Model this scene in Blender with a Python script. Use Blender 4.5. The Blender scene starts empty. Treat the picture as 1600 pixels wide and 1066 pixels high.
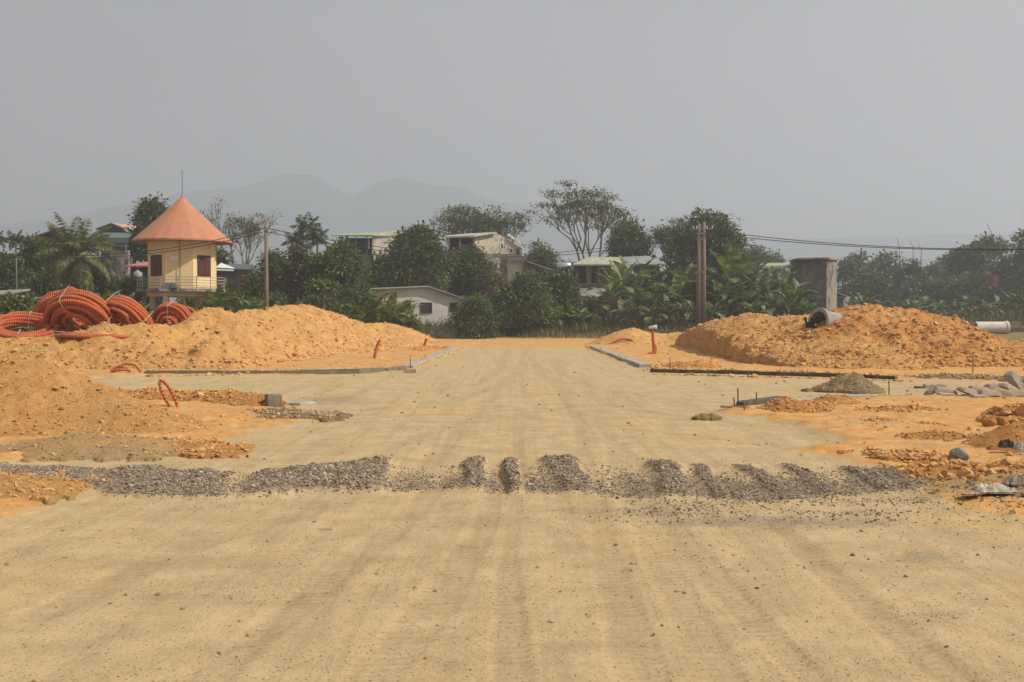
import bpy, math, numpy as np
from mathutils import Vector, Matrix
R = math.radians
SC = bpy.context.scene
COL = SC.collection
# ------------------------------------------------------------------ camera
F, CX, CY, HOR, CH = 1700.0, 800.0, 533.0, 495.0, 1.7
PITCH = math.atan((CY - HOR) / F)
cam = bpy.data.cameras.new('camera'); co = bpy.data.objects.new('camera', cam); COL.objects.link(co)
cam.sensor_width = 36; cam.lens = 36 * F / 1600; cam.clip_start = 0.1; cam.clip_end = 9000
co.location = (0, 0, CH); co.rotation_euler = (math.pi / 2 - PITCH, 0, 0)
SC.camera = co
# ------------------------------------------------------------------ sky, sun, exposure
SUN_AZ, SUN_EL = 103.0, 45.0
w = bpy.data.worlds.new('World'); SC.world = w; w.use_nodes = True
nt = w.node_tree; bg = nt.nodes['Background']
sky = nt.nodes.new('ShaderNodeTexSky'); sky.sky_type = 'NISHITA'; sky.sun_disc = False
sky.sun_elevation = R(SUN_EL); sky.sun_rotation = R(SUN_AZ); sky.dust_density = 6; sky.air_density = 1.2; sky.ozone_density = 1
hs = nt.nodes.new('ShaderNodeHueSaturation'); hs.inputs['Saturation'].default_value = 0.10
nt.links.new(sky.outputs[0], hs.inputs['Color'])
mxw = nt.nodes.new('ShaderNodeMixRGB'); mxw.inputs[0].default_value = 0.78
wn = nt.nodes.new('ShaderNodeTexNoise'); wn.inputs['Scale'].default_value = 2.2; wn.inputs['Detail'].default_value = 3
wc = nt.nodes.new('ShaderNodeTexCoord'); wm = nt.nodes.new('ShaderNodeMapping'); wm.inputs['Scale'].default_value = (1, 1, 3.5); nt.links.new(wc.outputs['Generated'], wm.inputs[0]); nt.links.new(wm.outputs[0], wn.inputs['Vector'])
wr = nt.nodes.new('ShaderNodeMapRange'); wr.inputs['From Min'].default_value = .3; wr.inputs['From Max'].default_value = .7; wr.inputs['To Min'].default_value = .90; wr.inputs['To Max'].default_value = 1.10; nt.links.new(wn.outputs[0], wr.inputs[0])          # a high veil of even overcast haze over the sky
mxw.inputs[2].default_value = (2.75, 2.74, 2.78, 1)
nt.links.new(hs.outputs[0], mxw.inputs[1]); wx = nt.nodes.new('ShaderNodeMixRGB'); wx.blend_type = 'MULTIPLY'; wx.inputs[0].default_value = 1; nt.links.new(mxw.outputs[0], wx.inputs[1]); nt.links.new(wr.outputs[0], wx.inputs[2]); nt.links.new(wx.outputs[0], bg.inputs[0]); bg.inputs[1].default_value = 0.10
sl = bpy.data.lights.new('sun', 'SUN'); sl.energy = 5.0; sl.angle = R(1.0); sl.color = (1.0, 0.92, 0.80)
so = bpy.data.objects.new('sun', sl); COL.objects.link(so); so.location = (60, -20, 60)
sdir = Vector((math.sin(R(SUN_AZ)) * math.cos(R(SUN_EL)), math.cos(R(SUN_AZ)) * math.cos(R(SUN_EL)), math.sin(R(SUN_EL))))
so.rotation_euler = sdir.to_track_quat('Z', 'Y').to_euler()
vs = SC.view_settings; vs.view_transform = 'Standard'; vs.look = 'None'; vs.gamma = 1; vs.exposure = 0.33
SC.render.engine = 'CYCLES'
cy = SC.cycles; cy.use_denoising = True; cy.max_bounces = 5; cy.volume_bounces = 1; cy.diffuse_bounces = 3; cy.transmission_bounces = 3
cy.use_adaptive_sampling = True; cy.adaptive_threshold = 0.02

# ------------------------------------------------------------------ picking points
def ray(px, py):
    x = (px - CX) / F; y = (CY - py) / F
    return np.array([x, math.cos(PITCH) + y * math.sin(PITCH), y * math.cos(PITCH) - math.sin(PITCH)])
def P(px, py, Y):
    d = ray(px, py); return d * (Y / d[1]) + np.array([0, 0, CH])
def G(px, py, z=0.0):
    d = ray(px, py); return d * ((z - CH) / d[2]) + np.array([0, 0, CH])
def sstep(a, b, x):
    t = np.clip((x - a) / (b - a), 0, 1); return t * t * (3 - 2 * t)

# ------------------------------------------------------------------ noise
def _h(ix, iy, s):
    n = (ix.astype(np.int64) * 374761393 + iy.astype(np.int64) * 668265263 + s * 1274126177) & 0xffffffff
    n = ((n ^ (n >> 13)) * 1274126177) & 0xffffffff
    return ((n ^ (n >> 16)) & 0xffff) / 65535.0
def vn(x, y, s=0):
    x = np.asarray(x, float); y = np.asarray(y, float)
    ix = np.floor(x); iy = np.floor(y); fx = x - ix; fy = y - iy
    fx = fx * fx * (3 - 2 * fx); fy = fy * fy * (3 - 2 * fy)
    a = _h(ix, iy, s); b = _h(ix + 1, iy, s); c = _h(ix, iy + 1, s); d = _h(ix + 1, iy + 1, s)
    return (a + (b - a) * fx) * (1 - fy) + (c + (d - c) * fx) * fy
def fbm(x, y, o=4, s=0):
    t = 0; a = 0.5; n = 0
    for i in range(o):
        t = t + a * vn(x, y, s + i * 17); n += a; a *= 0.5
        x = x * 2.03 + 11.3; y = y * 2.03 + 7.1
    return t / n - 0.5                                                 # -0.5 .. 0.5

def terrain0(x, y):
    ax = np.abs(x)
    side = 0.5 * sstep(45, 70, y) * sstep(11, 17, ax)
    bank = 1.25 * sstep(80, 93, y) + 0.4 * sstep(93, 160, y)
    return np.maximum(side, bank) * (1 - 0.9*sstep(1300, 1800, y))

# ------------------------------------------------------------------ materials
def nodes(name):
    m = bpy.data.materials.new(name); m.use_nodes = True
    return m, m.node_tree, m.node_tree.nodes['Principled BSDF']
def N(t, typ, **kw):
    n = t.nodes.new(typ)
    for k, v in kw.items():
        if k in n.bl_rna.properties: setattr(n, k, v)
        else: n.inputs[k].default_value = v
    return n
def L(t, a, b): t.links.new(a, b)
def c4(c): return (c[0], c[1], c[2], 1)
def ramp(t, src, stops):
    r = t.nodes.new('ShaderNodeValToRGB'); L(t, src, r.inputs[0]); e = r.color_ramp.elements
    e[0].position, e[0].color = stops[0][0], c4(stops[0][1]); e[1].position, e[1].color = stops[-1][0], c4(stops[-1][1])
    for p, c in stops[1:-1]:
        n = e.new(p); n.color = c4(c)
    return r.outputs[0]
def mix(t, f, a, b, mode='MIX'):
    m = t.nodes.new('ShaderNodeMixRGB'); m.blend_type = mode
    for i, v in enumerate((f, a, b)):
        if hasattr(v, 'links') or hasattr(v, 'is_linked'): L(t, v, m.inputs[i])
        elif isinstance(v, (int, float)): m.inputs[i].default_value = v if i == 0 else (v, v, v, 1)
        else: m.inputs[i].default_value = c4(v)
    return m.outputs[0]
def mth(t, op, a, b=None, c=None, clamp=False):
    m = t.nodes.new('ShaderNodeMath'); m.operation = op; m.use_clamp = clamp
    for i, v in enumerate((a, b, c)):
        if v is None: continue
        if isinstance(v, (int, float)): m.inputs[i].default_value = v
        else: L(t, v, m.inputs[i])
    return m.outputs[0]
def coords(t, scale=(1, 1, 1), space='Object'):
    tc = t.nodes.new('ShaderNodeTexCoord'); mp = t.nodes.new('ShaderNodeMapping'); mp.inputs['Scale'].default_value = scale
    L(t, tc.outputs[space], mp.inputs[0]); return mp.outputs[0]
def noise(t, scale, detail=4, rough=.6, vec=None, out=0):
    n = t.nodes.new('ShaderNodeTexNoise'); n.inputs['Scale'].default_value = scale; n.inputs['Detail'].default_value = detail
    n.inputs['Roughness'].default_value = rough
    L(t, vec if vec is not None else coords(t), n.inputs['Vector']); return n.outputs[out]
def bump(t, b, h, dist, strength=1.0):
    n = t.nodes.new('ShaderNodeBump'); n.inputs['Distance'].default_value = dist; n.inputs['Strength'].default_value = strength
    L(t, h, n.inputs['Height']); L(t, n.outputs[0], b.inputs['Normal'])
def pm(name, c1, c2=None, scale=3, rough=.8, bs=None, bd=.01, metal=0, spots=None, lo=.35, hi=.65, stretch=(1, 1, 1), spec=.3):
    m, t, b = nodes(name)
    b.inputs['Roughness'].default_value = rough; b.inputs['Metallic'].default_value = metal
    b.inputs['Specular IOR Level'].default_value = spec
    c2 = c2 or tuple(v * .75 for v in c1)
    col = ramp(t, noise(t, scale, 5, .65, coords(t, stretch)), [(lo, c1), (hi, c2)])
    if spots: col = mix(t, ramp(t, noise(t, spots[0], 6, .7, coords(t, (1, 1, .4))), [(spots[2], (0, 0, 0)), (spots[2] + .14, (1, 1, 1))]), col, spots[1])
    L(t, col, b.inputs['Base Color'])
    if bs: bump(t, b, noise(t, bs, 6, .65), bd)
    return m
def leafmat(name, c1, c2, c3=None, scale=.9, trans=.34):
    m, t, b = nodes(name)
    n1 = noise(t, scale, 3, .6)
    gi = t.nodes.new('ShaderNodeNewGeometry')
    rnd = gi.outputs['Random Per Island']
    col = ramp(t, mth(t, 'ADD', mth(t, 'MULTIPLY', n1, .6), mth(t, 'MULTIPLY', rnd, .48)), [(.3, c1), (.6, c2), (.85, c3 or tuple(min(1, v * 1.5) for v in c2))])
    L(t, col, b.inputs['Base Color']); b.inputs['Roughness'].default_value = .5; b.inputs['Specular IOR Level'].default_value = .4
    tr = t.nodes.new('ShaderNodeBsdfTranslucent'); L(t, mix(t, 1.0, col, (1.0, 1.0, .45), 'MULTIPLY'), tr.inputs[0])
    ms = t.nodes.new('ShaderNodeMixShader'); ms.inputs[0].default_value = trans
    L(t, b.outputs[0], ms.inputs[1]); L(t, tr.outputs[0], ms.inputs[2]); L(t, ms.outputs[0], t.nodes['Material Output'].inputs[0])
    return m

# soil and road share one shader driven by the mesh attribute 'soil' (R road, G stone dust, B wheel track, A grass)
TAN1, TAN2, TAN3 = (.465, .345, .19), (.385, .283, .155), (.53, .40, .23)
ORA1, ORA2, ORA3 = (.56, .29, .09), (.42, .205, .065), (.64, .40, .18)
def ground_material():
    m, t, b = nodes('packed_soil')
    b.inputs['Roughness'].default_value = .95; b.inputs['Specular IOR Level'].default_value = .1
    at = t.nodes.new('ShaderNodeAttribute'); at.attribute_name = 'soil'
    sp = t.nodes.new('ShaderNodeSeparateColor'); L(t, at.outputs['Color'], sp.inputs[0])
    road, dust, trk, gr = sp.outputs[0], sp.outputs[1], sp.outputs[2], at.outputs['Alpha']
    big = noise(t, .35, 5, .6); mid = noise(t, 2.2, 6, .7); fine = noise(t, 34, 5, .75)
    stk = noise(t, 1.0, 6, .7, coords(t, (2.2, .16, 1)))             # dragged along the road
    stx = noise(t, 1.0, 6, .7, coords(t, (.22, 2.6, 1)))             # dragged across it
    tan = ramp(t, mid, [(.3, TAN2), (.5, TAN1), (.72, TAN3)])
    tan = mix(t, .35, tan, ramp(t, stk, [(.32, (.70, .70, .68)), (.5, (1, 1, 1)), (.7, (1.06, 1.04, 1.02))]), 'MULTIPLY')
    tan = mix(t, .28, tan, ramp(t, stx, [(.36, (.78, .76, .72)), (.5, (1, 1, 1)), (.7, (1.05, 1.04, 1.0))]), 'MULTIPLY')
    tan = mix(t, ramp(t, big, [(.56, (0, 0, 0)), (.72, (.6, .6, .6))]), tan, (.56, .35, .14))
    ora = ramp(t, mid, [(.28, ORA2), (.5, ORA1), (.72, ORA3)])
    ora = mix(t, ramp(t, noise(t, .8, 6, .75, coords(t, (1, 2, 1))), [(.48, (0, 0, 0)), (.60, (.75, .75, .75))]), ora, (.44, .30, .15))
    rm = mth(t, 'ADD', road, mth(t, 'MULTIPLY', mth(t, 'SUBTRACT', noise(t, 1.4, 6, .75), .5), 1.6))
    col = mix(t, ramp(t, rm, [(.38, (0, 0, 0)), (.62, (1, 1, 1))]), ora, tan)
    grey = ramp(t, noise(t, 45, 4, .8), [(.3, (.13, .10, .07)), (.5, (.25, .20, .14)), (.7, (.39, .32, .23))])
    dm = mth(t, 'ADD', dust, mth(t, 'MULTIPLY', mth(t, 'SUBTRACT', noise(t, 5, 6, .8), .5), .9))
    col = mix(t, ramp(t, dm, [(.4, (0, 0, 0)), (.75, (.9, .9, .9))]), col, grey)
    tread = t.nodes.new('ShaderNodeTexWave'); tread.wave_type = 'BANDS'; tread.bands_direction = 'Y'
    tread.inputs['Scale'].default_value = 3.4; tread.inputs['Distortion'].default_value = 3.5; tread.inputs['Detail'].default_value = 2
    L(t, coords(t), tread.inputs['Vector'])
    tb = mth(t, 'MULTIPLY', trk, mth(t, 'MULTIPLY_ADD', noise(t, 1.7, 4, .7), 1.6, -.25), clamp=True)
    col = mix(t, mth(t, 'MULTIPLY', tb, .42, clamp=True), col, (.33, .235, .125))
    lines = noise(t, 1.0, 5, .65, coords(t, (9, .13, 1)))
    col = mix(t, mth(t, 'MULTIPLY', road, .36), col, mix(t, 1.0, col, ramp(t, lines, [(.36, (.80, .78, .75)), (.5, (1, 1, 1)), (.66, (1.10, 1.09, 1.07))]), 'MULTIPLY'))
    grit = noise(t, 90, 3, .8)
    col = mix(t, .8, col, ramp(t, grit, [(.32, (.55, .52, .48)), (.43, (1, 1, 1)), (.68, (1, 1, 1)), (.8, (1.2, 1.18, 1.12))]), 'MULTIPLY')
    spk = ramp(t, fine, [(.30, (.62, .60, .58)), (.44, (1, 1, 1)), (.62, (1, 1, 1)), (.78, (1.12, 1.1, 1.06))])
    col = mix(t, .85, col, spk, 'MULTIPLY')
    vor = t.nodes.new('ShaderNodeTexVoronoi'); vor.inputs['Scale'].default_value = 22; L(t, coords(t), vor.inputs['Vector'])
    dots = ramp(t, vor.outputs['Distance'], [(.10, (1, 1, 1)), (.20, (0, 0, 0))])
    pick = ramp(t, noise(t, 9, 3, .6), [(.52, (0, 0, 0)), (.60, (1, 1, 1))])
    col = mix(t, mix(t, 1.0, dots, pick, 'MULTIPLY'), col, (.22, .16, .10))
    grass = ramp(t, noise(t, .5, 6, .75), [(.3, (.05, .065, .02)), (.5, (.12, .105, .04)), (.7, (.26, .17, .08))])
    col = mix(t, gr, col, grass)
    L(t, col, b.inputs['Base Color'])
    hgt = mth(t, 'ADD', mth(t, 'MULTIPLY', fine, .35), mth(t, 'ADD', mth(t, 'MULTIPLY', noise(t, 8, 6, .7), .9), mth(t, 'MULTIPLY', dots, .25)))
    hgt = mth(t, 'ADD', hgt, mth(t, 'MULTIPLY', mth(t, 'MULTIPLY', tread.outputs['Fac'], tb), .9))
    bump(t, b, hgt, .02)
    return m
GM = ground_material()
def heapmat(name, a, b_, c, spot=None, bd=.032):
    m, t, b = nodes(name)
    b.inputs['Roughness'].default_value = .97; b.inputs['Specular IOR Level'].default_value = .08
    col = ramp(t, noise(t, 1.5, 7, .72), [(.3, b_), (.5, a), (.7, c)])
    col = mix(t, ramp(t, noise(t, .7, 5, .7, coords(t, (1, 1, 2.5))), [(.50, (0, 0, 0)), (.64, (.7, .7, .7))]), col, spot or b_)
    col = mix(t, .8, col, ramp(t, noise(t, 22, 5, .8), [(.3, (.68, .64, .6)), (.45, (1, 1, 1)), (.75, (1.12, 1.12, 1.12))]), 'MULTIPLY')
    L(t, col, b.inputs['Base Color'])
    bump(t, b, mth(t, 'ADD', noise(t, 9, 7, .75), mth(t, 'MULTIPLY', noise(t, 30, 4, .7), .35)), bd * 3)
    return m
M = dict(
    heap=heapmat('orange_soil', (.63, .345, .12), (.50, .25, .08), (.69, .42, .18), (.45, .27, .11)),
    redheap=heapmat('red_soil', (.57, .28, .095), (.44, .195, .06), (.66, .37, .15)),
    sand=heapmat('grey_sand', (.31, .23, .125), (.22, .155, .08), (.38, .29, .17)),
    grit=heapmat('grey_grit', (.24, .20, .155), (.15, .12, .09), (.33, .28, .22)),
    nearheap=heapmat('deep_orange_soil', (.62, .33, .115), (.51, .25, .08), (.68, .40, .17), (.52, .30, .12)),
    tanheap=heapmat('dusty_tan_soil', (.55, .34, .15), (.42, .28, .14), (.62, .36, .13), (.40, .30, .18)),
    brown=heapmat('brown_soil', (.33, .22, .12), (.21, .14, .07), (.44, .30, .17)),
    stone=None,
    concrete=pm('concrete', (.42, .39, .34), (.30, .275, .23), 2, .9, 30, .01, spots=(5, (.25, .19, .12), .56)),
    concdark=pm('shade_dark_concrete', (.12, .10, .08), (.06, .05, .04), 3, .9, 30, .01, spots=(4, (.22, .18, .13), .55)),  # concrete darkened so its colour carries the shade of kerb fronts
    conclit=pm('sunlit_pipe_concrete', (.60, .58, .54), (.48, .46, .42), 2, .85, 30, .005, spots=(3, (.40, .33, .24), .6)),  # pipe concrete whitened, sunlight put into its colour
    concmid=pm('dusty_kerb_concrete', (.21, .185, .145), (.13, .115, .09), 3, .9, 30, .01, spots=(4, (.30, .24, .16), .55)),  # mid grey concrete with dusty spots
    concpipe=pm('pipe_concrete', (.34, .315, .28), (.24, .22, .19), 3, .85, 30, .005),
    pole=pm('pole_concrete', (.22, .165, .13), (.16, .12, .095), 2, .9, 30, .005),
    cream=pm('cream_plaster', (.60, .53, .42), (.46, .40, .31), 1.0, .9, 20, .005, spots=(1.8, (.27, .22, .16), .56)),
    white=pm('white_plaster', (.66, .63, .56), (.54, .50, .43), .9, .9, 20, .005, spots=(1.4, (.32, .28, .22), .58)),
    yellow=pm('yellow_paint', (.82, .62, .33), (.74, .55, .28), .8, .85, 20, .003, spots=(1.6, (.50, .37, .21), .60)),
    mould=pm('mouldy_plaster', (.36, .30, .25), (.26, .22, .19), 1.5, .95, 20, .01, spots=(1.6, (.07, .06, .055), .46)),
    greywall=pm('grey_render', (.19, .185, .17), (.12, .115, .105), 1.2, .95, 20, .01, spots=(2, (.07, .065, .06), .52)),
    dark=pm('shade_black', (.02, .02, .022), (.012, .012, .013), 2, .9),  # near-black colour stands for shade behind verandas and openings
    brick=None,
    roofor=pm('orange_roof_sheet', (.47, .20, .11), (.40, .165, .085), 1.2, .7, 3, .01, spec=.4, spots=(1.5, (.36, .20, .13), .58)),
    roofgreen=pm('green_roof_sheet', (.11, .18, .135), (.08, .135, .10), 1.2, .5, metal=.1, spots=(1.4, (.20, .18, .13), .58), stretch=(3, .6, 1)),
    roofpale=pm('pale_roof_sheet', (.50, .50, .40), (.38, .37, .28), .8, .5, metal=.2, spots=(1.4, (.30, .20, .12), .58), stretch=(3, .6, 1)),
    rooflime=pm('pale_green_roof_sheet', (.34, .44, .24), (.26, .34, .19), .8, .5, metal=.1),
    roofteal=pm('teal_roof_sheet', (.12, .17, .16), (.08, .12, .11), 1, .5, metal=.2),
    roofred=pm('red_roof_sheet', (.48, .17, .13), (.38, .13, .10), 1, .6),
    rooftan=pm('tan_roof_tiles', (.50, .31, .21), (.40, .24, .17), 1, .8),
    roofgrey=pm('grey_roof_sheet', (.33, .34, .33), (.22, .22, .21), 1, .6, metal=.2),
    roofdark=pm('dark_green_cladding', (.02, .03, .028), (.015, .022, .02), 1, .7),
    roofyellow=pm('yellow_ridge', (.70, .40, .08), (.6, .32, .06), 1, .7),
    steel=pm('galvanised_steel', (.30, .31, .31), (.22, .22, .22), 4, .45, metal=.6),
    rail=pm('rail_steel', (.42, .38, .33), (.30, .26, .22), 4, .5, metal=.5),
    darksteel=pm('dark_steel', (.04, .04, .045), (.025, .025, .028), 4, .6, metal=.4),
    cable=pm('cable_rubber', (.012, .012, .013), (.02, .02, .02), 4, .6),
    redwood=pm('red_brown_shutter', (.10, .026, .018), (.06, .016, .012), 6, .6, stretch=(6, 6, 1)),
    pane=pm('window_glass', (.03, .035, .04), (.02, .022, .025), 1, .12, spec=.6),
    whiteframe=pm('white_frame', (.75, .75, .72), (.65, .65, .62), 3, .6),
    tank=pm('polished_steel', (.6, .62, .64), (.5, .52, .54), 2, .25, metal=.9),
    plastic=None,
    tie=pm('white_tie', (.50, .52, .54), (.40, .42, .45), 8, .4),
    bag=pm('cement_bag_paper', (.38, .29, .20), (.25, .185, .12), 4, .8, 12, .02, spots=(5, (.45, .22, .08), .56)),
    sheet=pm('dusty_plastic_sheet', (.48, .43, .34), (.33, .28, .21), 5, .45, 14, .02, spots=(8, (.40, .24, .11), .6)),
    card=pm('brown_cardboard', (.42, .27, .17), (.34, .21, .13), 6, .9),
    blackbag=pm('black_plastic', (.03, .03, .03), (.05, .045, .04), 6, .4, 14, .02),
    greybag=pm('grey_plastic', (.40, .40, .38), (.28, .27, .25), 6, .4, 14, .02),
    wood=pm('weathered_wood', (.26, .17, .10), (.17, .11, .06), 12, .9),
    bark=pm('bark', (.105, .085, .062), (.06, .048, .036), 6, .95, 12, .02),
    palebark=pm('pale_bark', (.20, .175, .14), (.13, .11, .085), 6, .95, 12, .02),
    bstem=pm('banana_stem', (.16, .15, .06), (.11, .075, .035), 4, .8, stretch=(1, 1, .4)),
    boulder=pm('grey_boulder', (.27, .25, .20), (.17, .16, .13), 14, .9, 25, .01),
    rock=pm('buff_rock', (.48, .32, .18), (.35, .22, .12), 14, .9, 25, .01),
    redboard=pm('red_board', (.13, .02, .017), (.10, .016, .013), 2, .6),
    blue=pm('blue_tarp', (.03, .07, .35), (.02, .05, .25), 2, .6),
    yellowtarp=pm('yellow_sheet', (.55, .38, .10), (.45, .3, .08), 2, .6),
    bloom=pm('magenta_flowers', (.32, .03, .09), (.22, .02, .05), 4, .7),
    hill=pm('forested_hill', (.05, .075, .05), (.03, .05, .035), .01, .95),
    water=pm('tank_plastic', (.32, .30, .27), (.25, .23, .2), 2, .5),
)
def stone_material():
    m, t, b = nodes('crushed_stone'); b.inputs['Roughness'].default_value = .9; b.inputs['Specular IOR Level'].default_value = .2
    g = t.nodes.new('ShaderNodeNewGeometry')
    col = ramp(t, g.outputs['Random Per Island'], [(0, (.13, .095, .065)), (.4, (.22, .17, .12)), (.75, (.30, .24, .175)), (.93, (.42, .37, .31)), (1, (.40, .23, .09))])
    col = mix(t, .6, col, ramp(t, noise(t, 60, 3, .7), [(.3, (.7, .7, .7)), (.6, (1.1, 1.1, 1.1))]), 'MULTIPLY')
    L(t, col, b.inputs['Base Color']); return m
M['stone'] = stone_material()
def clod_material(name, cs):
    m, t, b = nodes(name); b.inputs['Roughness'].default_value = .97; b.inputs['Specular IOR Level'].default_value = .08
    g = t.nodes.new('ShaderNodeNewGeometry')
    col = ramp(t, g.outputs['Random Per Island'], [(i / (len(cs) - 1), c) for i, c in enumerate(cs)])
    L(t, col, b.inputs['Base Color']); bump(t, b, noise(t, 25, 5, .7), .03); return m
M['clod'] = clod_material('orange_clods', [(.52, .27, .10), (.62, .34, .13), (.56, .30, .11), (.68, .41, .19)])
M['clodtan'] = clod_material('dusty_clods', [(.32, .23, .13), (.44, .33, .19), (.38, .28, .16), (.52, .40, .24), (.46, .28, .13)])
def brick_material():
    m, t, b = nodes('red_brick'); b.inputs['Roughness'].default_value = .9
    br = t.nodes.new('ShaderNodeTexBrick'); br.inputs['Scale'].default_value = 4; br.inputs['Color1'].default_value = (.30, .12, .07, 1)
    br.inputs['Color2'].default_value = (.24, .10, .06, 1); br.inputs['Mortar'].default_value = (.32, .25, .2, 1)
    mp = N(t, 'ShaderNodeMapping'); tc = N(t, 'ShaderNodeTexCoord'); L(t, tc.outputs['Object'], mp.inputs[0]); mp.inputs['Rotation'].default_value = (R(90), 0, 0)
    L(t, mp.outputs[0], br.inputs['Vector'])
    L(t, mix(t, ramp(t, noise(t, 1.5, 5), [(.5, (0, 0, 0)), (.65, (.7, .7, .7))]), br.outputs[0], (.25, .2, .16)), b.inputs['Base Color']); return m
M['brick'] = brick_material()
def conduit_material():
    m, t, b = nodes('orange_corrugated_plastic'); b.inputs['Roughness'].default_value = .6; b.inputs['Specular IOR Level'].default_value = .3
    at = t.nodes.new('ShaderNodeAttribute'); at.attribute_name = 'along'
    s = mth(t, 'SINE', mth(t, 'MULTIPLY', at.outputs['Fac'], 2 * math.pi / .07))
    col = mix(t, mth(t, 'MULTIPLY_ADD', s, .16, .3, clamp=True), (.64, .16, .055), (.46, .10, .035))
    col = mix(t, ramp(t, noise(t, 2.5, 5, .7), [(.5, (0, 0, 0)), (.75, (.55, .55, .55))]), col, (.55, .24, .10))
    L(t, col, b.inputs['Base Color']); bump(t, b, s, .02); return m
M['plastic'] = conduit_material()
LM = dict(
    dark=leafmat('dark_leaves', (.042, .064, .018), (.092, .125, .036), (.18, .22, .075)),
    mid=leafmat('mid_leaves', (.046, .072, .018), (.10, .145, .038), (.20, .25, .075)),
    light=leafmat('light_leaves', (.04, .075, .010), (.09, .145, .02), (.17, .22, .045)),
    olive=leafmat('olive_leaves', (.05, .06, .018), (.10, .115, .035), (.17, .18, .065)),
    brown=leafmat('browning_leaves', (.05, .034, .018), (.10, .065, .03), (.10, .10, .035)),
    banana=leafmat('banana_leaves', (.045, .075, .018), (.12, .165, .045), (.34, .37, .16), 1.2, .3),  # palest tone puts leaf highlights into the colour, along with pale undersides
    bananadark=leafmat('shaded_banana_leaves', (.028, .048, .012), (.07, .105, .03), (.22, .25, .10), 1.2, .3),  # darker copy of the banana leaves, shade put into the colour
    dry=leafmat('dry_leaves', (.12, .075, .035), (.24, .16, .08), (.34, .25, .14), 1.2, .2),
    palm=leafmat('palm_leaves', (.06, .08, .018), (.13, .15, .04), (.27, .25, .09), .6, .25),
    areca=leafmat('areca_leaves', (.03, .05, .016), (.06, .085, .03), (.11, .13, .05), .6, .2),
    far=leafmat('far_leaves', (.04, .06, .024), (.085, .112, .042), (.15, .18, .07), .35),
    grass=leafmat('dry_grass', (.085, .075, .028), (.17, .125, .05), (.27, .19, .09), .5, .2),
    weed=leafmat('green_weeds', (.04, .06, .014), (.085, .11, .03), (.15, .16, .05), .5, .2),
)

# ------------------------------------------------------------------ mesh plumbing
def rawmesh(name, V, Fs):
    me = bpy.data.meshes.new(name); V = np.asarray(V, np.float32)
    me.vertices.add(len(V)); me.vertices.foreach_set('co', V.ravel())
    Fs = [np.asarray(f, np.int32) for f in Fs if len(f)]
    idx = np.concatenate([f.ravel() for f in Fs]); tot = np.concatenate([np.full(len(f), f.shape[1], np.int32) for f in Fs])
    me.loops.add(len(idx)); me.loops.foreach_set('vertex_index', idx)
    me.polygons.add(len(tot)); st = np.zeros(len(tot), np.int32); st[1:] = np.cumsum(tot)[:-1]
    me.polygons.foreach_set('loop_start', st); me.polygons.foreach_set('loop_total', tot)
    me.update(calc_edges=True); return me
def link(name, me, mat, parent=None, smooth=False):
    o = bpy.data.objects.new(name, me); COL.objects.link(o)
    if mat: me.materials.append(mat)
    me.polygons.foreach_set('use_smooth', np.full(len(me.polygons), bool(smooth)))
    if parent is not None: o.parent = parent
    return o
def tag(o, label=None, cat=None, group=None, kind=None):
    if label: o['label'] = label
    if cat: o['category'] = cat
    if group: o['group'] = group
    if kind: o['kind'] = kind
    return o
def thing(name, label, cat, loc=(0, 0, 0), rz=0, group=None):
    o = bpy.data.objects.new(name, None); COL.objects.link(o); o.location = loc; o.rotation_euler = (0, 0, rz); o.empty_display_size = .2
    return tag(o, label, cat, group)
def copy_tree(o, parent=None):
    c = o.copy(); COL.objects.link(c)
    if parent is not None: c.parent = parent
    for ch in list(o.children): copy_tree(ch, c)
    return c
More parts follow.
